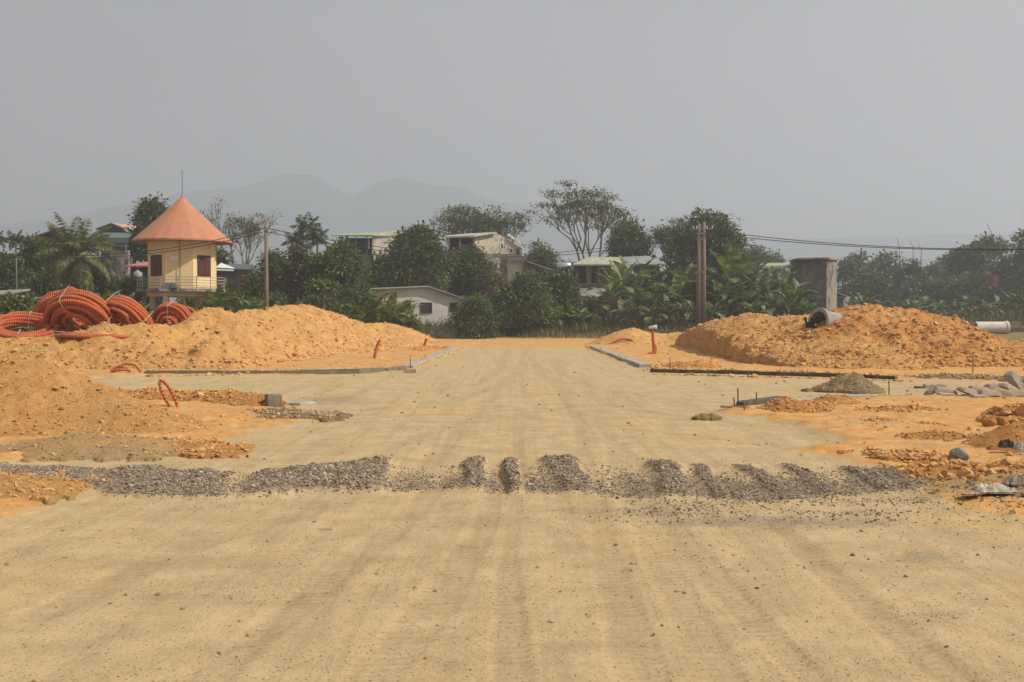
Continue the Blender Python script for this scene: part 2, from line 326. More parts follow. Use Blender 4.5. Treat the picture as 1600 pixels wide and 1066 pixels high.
class MB:
    def __init__(s): s.V = []; s.F3 = []; s.F4 = []; s.n = 0; s.A = []
    def add(s, V, F, al=None):
        V = np.asarray(V, float).reshape(-1, 3); F = np.asarray(F, int)
        s.V.append(V); (s.F4 if F.shape[1] == 4 else s.F3).append(F + s.n); s.n += len(V)
        s.A.append(np.zeros(len(V)) if al is None else al); return s
    def box(s, x0, x1, y0, y1, z0, z1, rz=0, c=None):
        V = np.array([(x, y, z) for z in (z0, z1) for y in (y0, y1) for x in (x0, x1)], float)
        if rz:
            cc = np.array(c if c is not None else [(x0 + x1) / 2, (y0 + y1) / 2, 0]); d = V - [cc[0], cc[1], 0]
            V[:, 0] = cc[0] + d[:, 0] * math.cos(rz) - d[:, 1] * math.sin(rz); V[:, 1] = cc[1] + d[:, 0] * math.sin(rz) + d[:, 1] * math.cos(rz)
        return s.add(V, [(0, 2, 3, 1), (4, 5, 7, 6), (0, 1, 5, 4), (2, 6, 7, 3), (0, 4, 6, 2), (1, 3, 7, 5)])
    def prism(s, top, thick, dz=(0, 0, -1)):                           # a polygon given thickness
        T = np.array(top, float); n = len(T); B = T + np.array(dz) * thick; V = np.vstack([T, B])
        s.add(V, [(i, i + n, (i + 1) % n + n, (i + 1) % n) for i in range(n)])
        s.n -= 2 * n; s.V.pop(); s.A.pop(); s.V.append(V); s.A.append(np.zeros(2 * n)); s.n += 2 * n
        b = s.n - 2 * n
        for i in range(1, n - 1): s.F3.append(np.array([(b, b + i, b + i + 1), (b + n, b + n + i + 1, b + n + i)]))
        return s
    def tube(s, pts, rad, sides=6, cap=True, up=(0, 0, 1)):
        pts = np.asarray(pts, float); n = len(pts); rad = np.broadcast_to(np.asarray(rad, float), (n,))
        T = np.gradient(pts, axis=0); T /= np.linalg.norm(T, axis=1)[:, None] + 1e-9
        u = np.tile(np.array(up, float), (n, 1)); par = np.abs((T * u).sum(1)) > .97; u[par] = (1, 0, 0) if abs(up[0]) < .5 else (0, 1, 0)
        if par.any() and not par.all(): u[:] = (1, .13, 0) if np.abs(T[:, 0]).max() < .9 else (.1, 1, .2)
        A = np.cross(T, u); A /= np.linalg.norm(A, axis=1)[:, None] + 1e-9; B = np.cross(T, A)
        th = np.arange(sides) * 2 * math.pi / sides
        V = pts[:, None] + rad[:, None, None] * (A[:, None] * np.cos(th)[None, :, None] + B[:, None] * np.sin(th)[None, :, None])
        i = np.arange(n - 1)[:, None] * sides; j = np.arange(sides)[None]; k = (j + 1) % sides
        Fq = np.stack([i + j, i + k, i + k + sides, i + j + sides], -1).reshape(-1, 4)
        sl = np.concatenate([[0], np.cumsum(np.linalg.norm(np.diff(pts, axis=0), axis=1))])
        s.add(V.reshape(-1, 3), Fq, np.repeat(sl, sides))
        if cap:
            b = s.n - n * sides
            s.F3.append(np.array([(b, b + q + 1, b + q) for q in range(1, sides - 1)] + [(s.n - sides, s.n - sides + q, s.n - sides + q + 1) for q in range(1, sides - 1)]))
        return s
    def lathe(s, prof, sides=16, c=(0, 0, 0)):                         # profile (r, z) about z
        th = np.arange(sides) * 2 * math.pi / sides; pr = np.array(prof, float); n = len(pr)
        V = np.stack([pr[:, None, 0] * np.cos(th) + c[0], pr[:, None, 0] * np.sin(th) + c[1], np.repeat(pr[:, 1:2], sides, 1) + c[2]], -1)
        i = np.arange(n - 1)[:, None] * sides; j = np.arange(sides)[None]; k = (j + 1) % sides
        return s.add(V.reshape(-1, 3), np.stack([i + j, i + k, i + k + sides, i + j + sides], -1).reshape(-1, 4))
    def build(s, name, mat, parent=None, smooth=False, loc=None, along=False):
        me = rawmesh(name, np.vstack(s.V), ([np.vstack(s.F4)] if s.F4 else []) + ([np.vstack(s.F3)] if s.F3 else []))
        if along: a = me.attributes.new('along', 'FLOAT', 'POINT'); a.data.foreach_set('value', np.concatenate(s.A).astype(np.float32))
        o = link(name, me, mat, parent, smooth)
        if loc is not None: o.location = loc
        return o
# 20-faced stone
_t = (1 + 5 ** .5) / 2
ICV = np.array([(-1, _t, 0), (1, _t, 0), (-1, -_t, 0), (1, -_t, 0), (0, -1, _t), (0, 1, _t), (0, -1, -_t), (0, 1, -_t), (_t, 0, -1), (_t, 0, 1), (-_t, 0, -1), (-_t, 0, 1)]) / 1.9
ICF = np.array([(0, 11, 5), (0, 5, 1), (0, 1, 7), (0, 7, 10), (0, 10, 11), (1, 5, 9), (5, 11, 4), (11, 10, 2), (10, 7, 6), (7, 1, 8), (3, 9, 4), (3, 4, 2), (3, 2, 6), (3, 6, 8), (3, 8, 9), (4, 9, 5), (2, 4, 11), (6, 2, 10), (8, 6, 7), (9, 8, 1)])
def rotm(rs, n, tilt=None):
    q = rs.normal(size=(n, 4)); q /= np.linalg.norm(q, axis=1)[:, None]; w_, x, y, z = q.T
    return np.stack([1 - 2 * (y * y + z * z), 2 * (x * y - z * w_), 2 * (x * z + y * w_), 2 * (x * y + z * w_), 1 - 2 * (x * x + z * z), 2 * (y * z - x * w_), 2 * (x * z - y * w_), 2 * (y * z + x * w_), 1 - 2 * (x * x + y * y)], -1).reshape(n, 3, 3)
def stones(mb, rs, pos, size, jit=.28, flat=.75):
    n = len(pos); b = ICV[None] * (1 + rs.uniform(-jit, jit, (n, 12, 1))) * rs.uniform(.55, 1.15, (n, 1, 3)) * .5
    b = np.einsum('nij,nkj->nki', rotm(rs, n), b); b[:, :, 2] *= flat
    V = b * np.asarray(size)[:, None, None] + np.asarray(pos)[:, None]
    Fc = (ICF[None] + np.arange(n)[:, None, None] * 12).reshape(-1, 3)
    mb.add(V.reshape(-1, 3), Fc)

# ------------------------------------------------------------------ terrain: one height field, split into road and ground
ROADPX = [(728, 540), (722, 545), (668, 567), (645, 577), (600, 582), (470, 586), (230, 587), (130, 590), (-400, 591), (-400, 616), (160, 614), (300, 624), (410, 633), (470, 640), (500, 652),
          (420, 668), (330, 690), (350, 712), (150, 718), (0, 722), (-400, 735), (-400, 747), (0, 745), (100, 748), (150, 762), (80, 788), (0, 812), (-400, 900), (-400, 1400), (2000, 1400),
          (2000, 850), (1600, 812), (1480, 790), (1420, 752), (1330, 722), (1230, 708), (1330, 690), (1270, 668), (1180, 652), (1110, 650), (1150, 640), (1220, 631), (1300, 623), (1450, 622), (2000, 622), (2000, 598), (1600, 597), (1400, 593), (1260, 587), (1015, 580), (1000, 574), (920, 543), (912, 539)]
RP = np.array([G(max(-2400, a), b)[:2] for a, b in ROADPX])
def sdpoly(x, y, Pg):
    d = np.full(x.shape, 1e9); ins = np.zeros(x.shape, bool); n = len(Pg)
    for i in range(n):
        a = Pg[i]; b = Pg[(i + 1) % n]; e = b - a; wx = x - a[0]; wy = y - a[1]
        t = np.clip((wx * e[0] + wy * e[1]) / (e @ e + 1e-12), 0, 1)
        d = np.minimum(d, np.hypot(wx - e[0] * t, wy - e[1] * t))
        c = (a[1] > y) != (b[1] > y)
        with np.errstate(divide='ignore', invalid='ignore'): ins ^= c & (x < (b[0] - a[0]) * (y - a[1]) / (b[1] - a[1] + 1e-12) + a[0])
    return np.where(ins, d, -d)
def dline(x, y, pts):
    Q = np.array([G(a, b)[:2] for a, b in pts]); d = np.full(x.shape, 1e9)
    for i in range(len(Q) - 1):
        a = Q[i]; e = Q[i + 1] - a; wx = x - a[0]; wy = y - a[1]; t = np.clip((wx * e[0] + wy * e[1]) / (e @ e), 0, 1)
        d = np.minimum(d, np.hypot(wx - e[0] * t, wy - e[1] * t))
    return d
def topx(x, y, z=0.0):                                                 # ground point -> photo coordinates (used to read off the survey of the gravel)
    c, s_ = math.cos(PITCH), math.sin(PITCH); zz = z - CH
    f = y * c - zz * s_; u = y * s_ + zz * c
    return CX + F * x / f, CY - F * u / f
# gravel ridges: (x at the far edge, half width px, height, lean px per px)
RIDGES = [(130, 95, .10, .9), (215, 75, .17, .7), (272, 70, .17, .6), (375, 16, .09, -1.0), (465, 56, .19, -.8), (520, 60, .20, -.3), (570, 52, .20, -.3), (740, 20, .13, 0), (800, 14, .17, .08), (868, 34, .15, .7),
          (1028, 30, .17, .55), (1085, 14, .08, .7), (1150, 20, .09, 1.4), (1215, 18, .09, 1.5), (1300, 24, .12, 1.9), (1345, 24, .08, 1.6), (40, 60, .05, .5)]
def gravel_h(x, y):
    px, py = topx(x, y)
    py = py + 10 * fbm(x * 2.0, y * 0.5 + 3, 3, 70)
    lo = np.interp(px, [-100, 0, 120, 190, 330, 500, 700, 850, 1000, 1200, 1450, 1700], [752, 756, 768, 782, 786, 778, 774, 776, 782, 790, 772, 745])
    hi = np.interp(px, [-100, 0, 100, 330, 470, 600, 800, 1000, 1200, 1300, 1450, 1700], [722, 722, 728, 734, 730, 718, 716, 718, 724, 730, 742, 738])
    band = sstep(0, 12, py - hi + 2) * sstep(0, 11, lo - py)
    h = np.zeros_like(x); cov = np.zeros_like(x)
    for c, hw, hh, ln in RIDGES:
        q = np.abs(px - (c + ln * (py - 718)) + 20 * fbm(x * 1.9, y * 1.9, 4, 90 + int(c))) / hw
        r = sstep(1.15, .4, q); h = np.maximum(h, hh * .36 * r * (1 + 1.1 * fbm(x * 2.2, y * 2.2, 3, 72))); cov = np.maximum(cov, r)
    thin = np.interp(px, [0, 330, 620, 760, 1000, 1200, 1420, 1500], [.6, .6, .7, .85, .8, .9, .85, .4]) * sstep(722, 762, py) * np.clip(.85 + .9 * fbm(x * 4, y * .8, 3, 66), .3, 1)
    far2 = .42 * sstep(900, 1050, px) * sstep(772, 782, py) * sstep(824, 806, py) * np.clip(.6 + 2.2 * fbm(x * 1.3, y * 3, 4, 61), 0, 1)
    return h * band, np.maximum(np.maximum(cov * band, thin * band), far2)
HEAVY = [[(1205, 815), (1262, 866), (1330, 930), (1400, 985), (1520, 1090)]]
TRACKS = [([(560, 1080), (690, 930), (760, 820), (790, 720)], .26), ([(300, 1080), (480, 930), (620, 820), (690, 750)], .26), ([(800, 1080), (792, 900), (800, 760), (810, 640)], .2),
          ([(1010, 1080), (955, 900), (925, 780), (900, 660), (870, 590)], .24), ([(1140, 1080), (1040, 900), (985, 780), (950, 680), (905, 600)], .24), 
          ([(1290, 1080), (1110, 900), (1030, 800), (965, 690)], .2), ([(60, 960), (300, 850), (520, 790), (660, 730), (740, 650), (790, 590)], .3), ([(610, 700), (700, 665), (800, 650), (960, 648), (1100, 656), (1350, 680)], .35), ([(500, 660), (640, 648), (800, 650), (1000, 672), (1250, 700)], .35),
          ([(200, 600), (500, 603), (800, 618), (1100, 612), (1500, 605)], .4), ([(230, 595), (520, 597), (720, 600), (900, 606), (1200, 600)], .3), ([(860, 560), (880, 585), (920, 605), (1020, 622), (1150, 630)], .35), ([(830, 560), (850, 590), (885, 612), (980, 640), (1100, 655)], .35),
          ([(820, 545), (815, 575), (790, 600), (700, 628), (560, 640)], .35), ([(790, 545), (780, 575), (745, 600), (640, 615), (500, 616)], .35), ([(800, 590), (900, 600), (960, 615), (940, 632), (850, 640), (740, 632)], .3)]
def rough(x, y, road):
    b = .035 * fbm(x * .5, y * .5, 3, 5) + .02 * fbm(x * 3, y * 3, 3, 6)
    v = .12 * fbm(x * .55, y * .55, 4, 8) + .10 * np.clip(fbm(x * 2.2, y * 2.2, 4, 9), 0, 1) + .035 * fbm(x * 9, y * 9, 3, 12)
    return b * road + (1 - road) * (v + .05)
def heights(x, y, full=False):
    sd = sdpoly(x, y, RP) + .5 * fbm(x * .9, y * .9, 4, 3)
    road = sstep(-.25, .35, sd)
    gh, cov = gravel_h(x, y)
    tr = np.zeros_like(x)
    for pts, wd in TRACKS:
        d = dline(x, y, pts) + .1 * fbm(x * 1.5, y * .7, 2, 31); tr = np.maximum(tr, sstep(wd * .6, wd * .3, np.abs(d - .0)))
    hv = np.zeros_like(x)
    for pts in HEAVY:
        d = dline(x, y, pts) + .12 * fbm(x * 1.3, y * 1.3, 3, 35); hv = np.maximum(hv, sstep(.16, .03, np.abs(d)))
    tr = tr * sstep(-.3, .2, sd) * (1 - .75 * sstep(.4, .9, cov))
    sh = np.zeros_like(x)
    z = terrain0(x, y) + rough(x, y, road) + gh - .012 * tr * road - .016 * hv
    z = z + gh * .35 * fbm(x * 8, y * 8, 3, 44)
    if not full: return z
    dust = cov * .95
    px, py = topx(x, y)
    for a, b, rx, ry, s_ in [(300, 928, 190, 16, .42), (1440, 872, 130, 16, .48), (1490, 960, 150, 14, .40), (520, 625, 90, 14, .5), (1210, 815, 330, 16, .55), (1000, 800, 260, 12, .5), (430, 650, 70, 14, .55), (1330, 606, 90, 12, .4), (300, 795, 160, 10, .4), (1500, 765, 180, 30, .5), (1450, 611, 160, 8, .4)]:
        dust = np.maximum(dust, s_ * np.exp(-((px - a) / rx) ** 2 - ((py - b) / ry) ** 2) * 1.25)
    grass = sstep(80, 84, y + 3 * fbm(x * .3, y * .3, 3, 50))
    grass = np.maximum(grass, sstep(46, 62, y + 8 * fbm(x * .2, y * .2, 3, 51)) * sstep(13, 20, np.abs(x)) * .8)
    roadc = np.maximum(road * sstep(62, 58, y), 0)
    # orange tint where clay was dragged over the road
    return z, roadc - .25 * np.exp(-((px - 1400) / 150) ** 2 - ((py - 905) / 22) ** 2) - .18 * np.exp(-((px - 960) / 300) ** 2 - ((py - 655) / 8) ** 2), dust, np.maximum(tr * .8, hv * .9), grass, sd
def build_terrain():
    ys = 3.4 * np.exp(np.linspace(0, math.log(125 / 3.4), 760)); us = np.linspace(-.86, .86, 900)
    Yg, U = np.meshgrid(ys, us, indexing='ij'); Xg = U * (Yg + 1.5)
    z, road, dust, tr, grass, sd = heights(Xg.ravel(), Yg.ravel(), True)
    V = np.stack([Xg.ravel(), Yg.ravel(), z], -1); att = np.stack([np.clip(road, 0, 1), dust, tr, grass], -1)
    r, c = len(ys), len(us); i = np.arange(r - 1)[:, None] * c + np.arange(c - 1)[None]
    Fq = np.stack([i, i + 1, i + c + 1, i + c], -1).reshape(-1, 4)
    isr = (sd[Fq].mean(1) > 0)
    for nm, sel in (('road', isr), ('ground', ~isr)):
        f = Fq[sel]; used, inv = np.unique(f, return_inverse=True)
        me = rawmesh(nm, V[used], [inv.reshape(f.shape)])
        a = me.attributes.new('soil', 'FLOAT_COLOR', 'POINT'); a.data.foreach_set('color', att[used].astype(np.float32).ravel())
        tag(link(nm, me, GM, smooth=True), kind='structure')
build_terrain()
# the land beyond the site
def build_field():
    xs = np.concatenate([-np.geomspace(2400, 20, 60), np.linspace(-18, 18, 10), np.geomspace(20, 2400, 60)]); ys = np.concatenate([np.linspace(-240, -10, 12), np.linspace(0, 122, 30), np.geomspace(124, 2800, 60)])
    X, Y = np.meshgrid(xs, ys); X, Y = X.ravel(), Y.ravel()
    inside = (Y > 2.5) & (Y < 122)
    Z = terrain0(X, Y) + np.where(inside, -.35, -.08)
    n = len(xs); i = np.arange(len(ys) - 1)[:, None] * n + np.arange(n - 1)[None]
    me = rawmesh('field', np.stack([X, Y, Z], -1), [np.stack([i, i + 1, i + n + 1, i + n], -1).reshape(-1, 4)])
    a = me.attributes.new('soil', 'FLOAT_COLOR', 'POINT'); att = np.zeros((len(X), 4), np.float32); att[:, 3] = Y > 40; a.data.foreach_set('color', att.ravel())
    tag(link('field', me, GM, smooth=True), kind='structure')
build_field()
def build_mountains():
    sx = [-700, -300, 0, 100, 290, 380, 440, 490, 540, 556, 590, 625, 680, 720, 760, 800, 860, 1000, 1200, 1400, 1500, 1600, 1900]
    sy = [380, 360, 350, 338, 298, 290, 272, 270, 298, 303, 283, 274, 288, 290, 308, 316, 322, 348, 372, 366, 362, 360, 362]
    Y0 = 2150; xs = np.linspace(-1450, 1450, 420); ys = np.linspace(1750, 2650, 90); X, Y = np.meshgrid(xs, ys)
    top = (HOR - np.interp(CX + F * X / Y0, sx, sy)) * Y0 / F
    k = np.exp(-((Y - Y0) / 210.0) ** 2)
    Z = top * k * (1 + .25 * (1 - k) * fbm(X * .012, Y * .012, 5, 3)) + 26 * k * (1 - k * .85) * fbm(X * .02, Y * .02, 5, 8) + 3 * fbm(X * .05, Y * .05, 3, 9) - 3 + terrain0(0 * X, Y)
    n = len(xs); i = np.arange(len(ys) - 1)[:, None] * n + np.arange(n - 1)[None]
    tag(link('mountains', rawmesh('mountains', np.stack([X, Y, Z], -1).reshape(-1, 3), [np.stack([i, i + 1, i + n + 1, i + n], -1).reshape(-1, 4)]), M['hill'], smooth=True), kind='structure')
build_mountains()
hz = MB().box(-2600, 2600, -300, 2900, -1.4, 330).build('haze', None); tag(hz, kind='stuff')
hm = bpy.data.materials.new('haze'); hm.use_nodes = True; ht = hm.node_tree; ht.nodes.clear()
pv = ht.nodes.new('ShaderNodeVolumePrincipled'); pv.inputs['Density'].default_value = .00108; pv.inputs['Color'].default_value = (.725, .79, .90, 1); pv.inputs['Anisotropy'].default_value = .3
om = ht.nodes.new('ShaderNodeOutputMaterial'); ht.links.new(pv.outputs[0], om.inputs['Volume']); hz.data.materials.append(hm)
def tz(x, y): return float(heights(np.array([float(x)]), np.array([float(y)]))[0])

# ------------------------------------------------------------------ heaps of soil
def dens(pts, step=.25):
    out = []
    for a, b in zip(pts[:-1], pts[1:]):
        a = np.array(a, float); b = np.array(b, float); n = max(1, int(np.linalg.norm(b[:2] - a[:2]) / step))
        out += [a + (b - a) * i / n for i in range(n)]
    out.append(np.array(pts[-1], float)); return np.array(out)
def heap(label, pts, k, r0, res, mat, seed, amp=1.0, clods=0, cs=(.03, .12), cut=None, cutk=4.5, clodmat='clod', name='soil_heap', cat='soil heap', extra=None, group=None, base=None):
    """pts: crest points (x, y, height above the ground)"""
    rs = np.random.RandomState(seed); Q = dens(pts) if len(pts) > 1 else np.array(pts, float)
    if extra is not None: Q = np.vstack([Q, np.array(extra, float)])
    ext = Q[:, 2].max() / k + 1.2
    x0, x1, y0, y1 = Q[:, 0].min() - ext, Q[:, 0].max() + ext, Q[:, 1].min() - ext, Q[:, 1].max() + ext
    xs = np.arange(x0, x1, res); ys = np.arange(y0, y1, res); X, Y = np.meshgrid(xs, ys); X = X.ravel(); Y = Y.ravel()
    wx = X + .5 * amp * fbm(X * .8, Y * .8, 3, seed) * min(1, Q[:, 2].max()); wy = Y + .5 * amp * fbm(X * .8, Y * .8, 3, seed + 5) * min(1, Q[:, 2].max())
    h = np.full(X.shape, -9.0)
    for q in Q: h = np.maximum(h, q[2] + k * r0 - k * np.sqrt((wx - q[0]) ** 2 + (wy - q[1]) ** 2 + r0 * r0))
    a = amp * np.clip(h / .5, .22, 1)
    rd = 1 - 2 * np.abs(fbm(X * 1.6, Y * 1.6, 3, seed + 2))
    rl = 1 - 2 * np.abs(fbm(X * 4.3, Y * 4.3, 3, seed + 12)); pit = np.clip(fbm(X * 2.6, Y * 3.4, 3, seed + 14) - .12, 0, 1)
    h = h + a * (.34 * fbm(X * .9, Y * .9, 3, seed + 1) + .12 * (rd - .8) + .22 * fbm(X * 3.1, Y * 3.1, 3, seed + 7) + .10 * (rl - .8) + .15 * fbm(X * 9, Y * 9, 3, seed + 3) - .55 * pit)
    h = h + (.05 + .06 * (k < .3)) * min(1, ext) * fbm(X * 5, Y * 5, 4, seed + 19) * np.clip(1 - h / .3, 0, 1)
    if cut is not None:
        d = cut(X, Y) + .55 * fbm(X * .8, Y * .8, 4, seed + 9) + .30 * fbm(X * 4, Y * 4, 4, seed + 11)
        h = np.minimum(h, cutk * d)
    h = h - .02
    Z = (terrain0(X, Y) if base is None else base) + np.where(h > 0, h, -.12 + 0 * h) + .03
    hz_ = h.reshape(len(ys), len(xs)) > 0
    n = len(xs); i = np.arange(len(ys) - 1)[:, None] * n + np.arange(n - 1)[None]; Fq = np.stack([i, i + 1, i + n + 1, i + n], -1).reshape(-1, 4)
    Fq = Fq[(h[Fq] > 0).any(1)]; used, inv = np.unique(Fq, return_inverse=True)
    V = np.stack([X, Y, Z], -1)[used]; c = np.array([Q[:, 0].mean(), Q[:, 1].mean(), 0])
    o = link(name, rawmesh(name, V - c, [inv.reshape(Fq.shape)]), M[mat], smooth=True); o.location = c; tag(o, label, cat, group)
    if clods:
        cand = np.where(h > .01)[0]; wgt = 1 / (.35 + np.clip(h[cand], 0, 2)); s_ = rs.choice(cand, clods, p=wgt / wgt.sum())
        sz = cs[0] + 1.25 * (cs[1] - cs[0]) * rs.power(.42, clods); sz = np.where(rs.rand(clods) < .04, sz * 1.5, sz)
        p = np.stack([X[s_] + rs.uniform(-res, res, clods), Y[s_] + rs.uniform(-res, res, clods), Z[s_] + sz * .1], -1) - c
        mb = MB(); stones(mb, rs, p, sz, .42); cl = mb.build('clods', M[clodmat], o); cl['kind'] = 'stuff'
    return o
def C(px, py, Y): p = P(px, py, Y); return (p[0], p[1], max(.05, p[2] - float(terrain0(p[0], np.array(p[1])))))
# long bank on the left, bending away along the road
heap('long orange soil bank on the left bending back along the road kerb',
     [C(-420, 520, 37.5), C(-200, 520, 37.5), C(0, 531, 37.2), C(60, 526, 37.2), C(120, 521, 37.2), C(162, 508, 37.4), C(190, 516, 37.6), C(225, 509, 38), C(254, 509, 38.5), C(277, 513, 39), C(296, 496, 40), C(333, 482, 41), C(362, 491, 42.8), C(392, 484, 45.5), C(411, 486, 47.5), C(446, 477, 50.2), C(475, 480, 52.2), C(505, 486, 55), C(529, 493, 57), C(553, 503, 59)],
     .64, .4, .075, 'heap', 11, .95, 9000, (.03, .14), extra=[(x, y, .86) for x in np.arange(-21, -11.5, .5) for y in (38.2, 39, 40.2)] + [C(px, 541 + 6 * (px % 40 > 15), 35.9) for px in range(60, 360, 12)] + [C(px, 534, 37.4 + (px - 330) * .05) for px in range(330, 420, 12)])
heap('low orange soil heap at the far end of the left bank', [C(578, 505, 62), C(600, 505, 63), C(615, 510, 64), C(634, 513, 66), C(650, 524, 68)], .5, .4, .10, 'heap', 15, .6, 700, (.04, .14))
heap('large orange soil mound at the left edge sloping to the gravel strip', [(-14, 18.6, 1.2), (-11, 18.2, 1.05), C(-20, 556, 17.4), C(31, 566, 17.2), C(62, 580, 17.0), C(94, 594, 16.8), C(125, 603, 16.7), C(156, 613, 16.6), C(200, 629, 16.3), C(234, 643, 16.1)],
     .46, .35, .035, 'nearheap', 21, .5, 7000, (.012, .06))
heap('low spread of red clods at the toe of the left mound', [G(150, 700), G(230, 700), G(290, 703), G(350, 711)], .22, .4, .03, 'heap', 24, .5, 900, (.015, .06), base=.0) if False else None
def low(label, pts, h, k, mat, seed, res=.04, amp=.5, clods=300, cs=(.02, .08), r0=.35, clodmat='clod', **kw):
    return heap(label, [(G(a, b)[0], G(a, b)[1], h if np.isscalar(h) else h[i]) for i, (a, b) in enumerate(pts)], k, r0, res, mat, seed, amp, clods, cs, clodmat=clodmat, **kw)
low('thin tongue of red clods reaching onto the road from the left mound', [(225, 700), (290, 706), (350, 712)], [.10, .10, .04], .16, 'redheap', 24, .03, .4, 900, (.015, .07))
low('grey brown sandy heap at the foot of the left mound', [(60, 706), (130, 704), (200, 707), (260, 712)], [.12, .2, .16, .04], .22, 'tanheap', 26, .03, .35, 500, (.01, .05), clodmat='clodtan')
low('low ridge of brown clods behind the left mound beside the side street', [(165, 622), (220, 624), (300, 627), (350, 628), (400, 634)], [.16, .22, .2, .22, .2], .5, 'redheap', 28, .05, .6, 900, (.03, .10))
low('dark brown spoil beside the upright kerb block on the left', [(430, 648), (475, 652), (500, 656)], [.07, .09, .03], .14, 'brown', 31, .04, .4, 500, (.02, .07), clodmat='clodtan')
low('orange soil patch with a crumbly rim at the left edge below the gravel', [(-120, 775), (-20, 772), (60, 762)], [.14, .12, .08], .12, 'heap', 33, .03, .4, 2600, (.01, .05), r0=.3)
# right bank with its steep dug face
CUT = np.array([G(1052, 541)[:2], G(1085, 548)[:2], G(1117, 557)[:2], G(1165, 570)[:2], G(1215, 575)[:2], G(1287, 580)[:2], G(1400, 586)[:2], G(1700, 598)[:2], (60, 27), (60, 80), (12, 80)])
cutf = lambda x, y: sdpoly(x, y, CUT)
CR = [C(1072, 521, 61), C(1095, 512, 58), C(1121, 503, 54.5), C(1150, 496, 52), C(1187, 493, 49), C(1215, 499, 46.5), C(1237, 493, 45), C(1277, 494, 43.5)]
CF = [(8.9, 57.5), (8.9, 52.5), (8.9, 47.5), (8.8, 42.5), (9.2, 39.0), (10.0, 37.0), (11.0, 36.0), (12.3, 35.2)]
EX = []
for i in range(len(CR) - 1):
    for s_ in np.arange(0, 1, .2):
        cr = np.array(CR[i]) * (1 - s_) + np.array(CR[i + 1]) * s_; cf = np.array(CF[i]) * (1 - s_) + np.array(CF[i + 1]) * s_; n_ = int(np.hypot(*(cr[:2] - cf)) / .5) + 1
        for t_ in np.arange(n_) / n_: EX.append((cf[0] + (cr[0] - cf[0]) * t_, cf[1] + (cr[1] - cf[1]) * t_, .62 + (cr[2] - .62) * t_ ** .9))
heap('long lumpy orange soil bank with a steep dug face right of the main road', CR, .42, .4, .075, 'heap', 41, .8, 9000, (.03, .14), cut=cutf, cutk=5, extra=EX)
heap('tallest orange soil mound on the right with twin peaks and many lumps', [C(1300, 508, 40.5), C(1322, 495, 40.5), C(1340, 480, 40.5), C(1362, 479, 40.5), C(1382, 496, 40.5), C(1405, 480, 40.5), C(1425, 482, 40.5), C(1450, 498, 40), C(1466, 503, 40), C(1487, 516, 39.5), C(1525, 538, 39), C(1560, 549, 38), C(1600, 553, 38), C(1720, 550, 38)],
     .43, .45, .075, 'redheap', 43, .95, 11000, (.03, .16), cut=cutf, cutk=2.5)
heap('small orange heap beside the far end of the right kerb', [C(955, 527, 66), C(985, 514, 66), C(1003, 519, 66), C(1040, 522, 66), C(1060, 520, 66)], .4, .4, .09, 'heap', 47, .5, 500, (.04, .12))
low('small brown heap on the verge behind the right kerb', [(1062, 576), (1075, 577), (1095, 577)], [.25, .25, .3], .55, 'redheap', 49, .05, .4, 250, (.02, .08))
low('red soil scatter by the far end of the left kerb', [(655, 549), (680, 547), (700, 545)], [.2, .22, .1], .4, 'redheap', 51, .07, .5, 300, (.04, .12))
low('olive grey sand pile in the right side street', [(1262, 612), (1290, 612), (1318, 612), (1338, 613), (1356, 616)], [.08, .2, .36, .34, .08], .62, 'sand', 53, .03, .9, 500, (.02, .06), clodmat='clodtan', r0=.12, name='sand_pile', cat='sand pile')
low('red clay heap behind the near right kerb corner', [(1200, 645), (1232, 645), (1262, 644), (1290, 640)], [.12, .28, .22, .1], .55, 'redheap', 55, .03, .5, 500, (.02, .07), r0=.15)
low('small clay heap on the verge beside the sand pile', [(1295, 632), (1310, 632), (1330, 634)], [.15, .18, .05], .5, 'redheap', 57, .03, .4, 200, (.02, .07), r0=.15)
low('tiny dark soil heap at the tip of the right verge', [(1100, 655), (1112, 655)], [.09, .09], .45, 'brown', 59, .02, .4, 160, (.01, .04), r0=.02, clodmat='clodtan')
low('lumpy red clay heap at the right edge behind the bigger brown one', [(1590, 664), (1640, 664), (1700, 664)], [.30, .38, .3], .7, 'redheap', 61, .025, .4, 500, (.04, .16), r0=.2)
low('brown soil heap cut off by the right edge with bags at its foot', [(1560, 705), (1600, 702), (1680, 700)], [.12, .34, .5], .5, 'redheap', 63, .025, .4, 500, (.015, .05), r0=.2)
low('rough spread of clay lumps on the right verge', [(1440, 742), (1500, 748), (1560, 752), (1660, 750)], [.06, .14, .14, .16], .22, 'redheap', 65, .025, .6, 900, (.02, .10), r0=.3)
low('grey grit heap at the right end of the gravel strip', [(1500, 775), (1560, 772), (1650, 768)], [.03, .08, .14], .14, 'tanheap', 67, .03, .5, 1400, (.012, .05), clodmat='stone', r0=.3, name='grit_heap', cat='gravel heap')
low('low crumbled clay ridge across the right verge', [(1360, 645), (1400, 646), (1440, 645), (1480, 647)], [.06, .1, .1, .04], .3, 'redheap', 69, .03, .6, 500, (.02, .08), r0=.2)
low('low clay spoil ridge further down the right verge', [(1430, 686), (1470, 688), (1520, 690), (1560, 690)], [.04, .09, .09, .04], .22, 'redheap', 71, .03, .5, 600, (.015, .06), r0=.2)

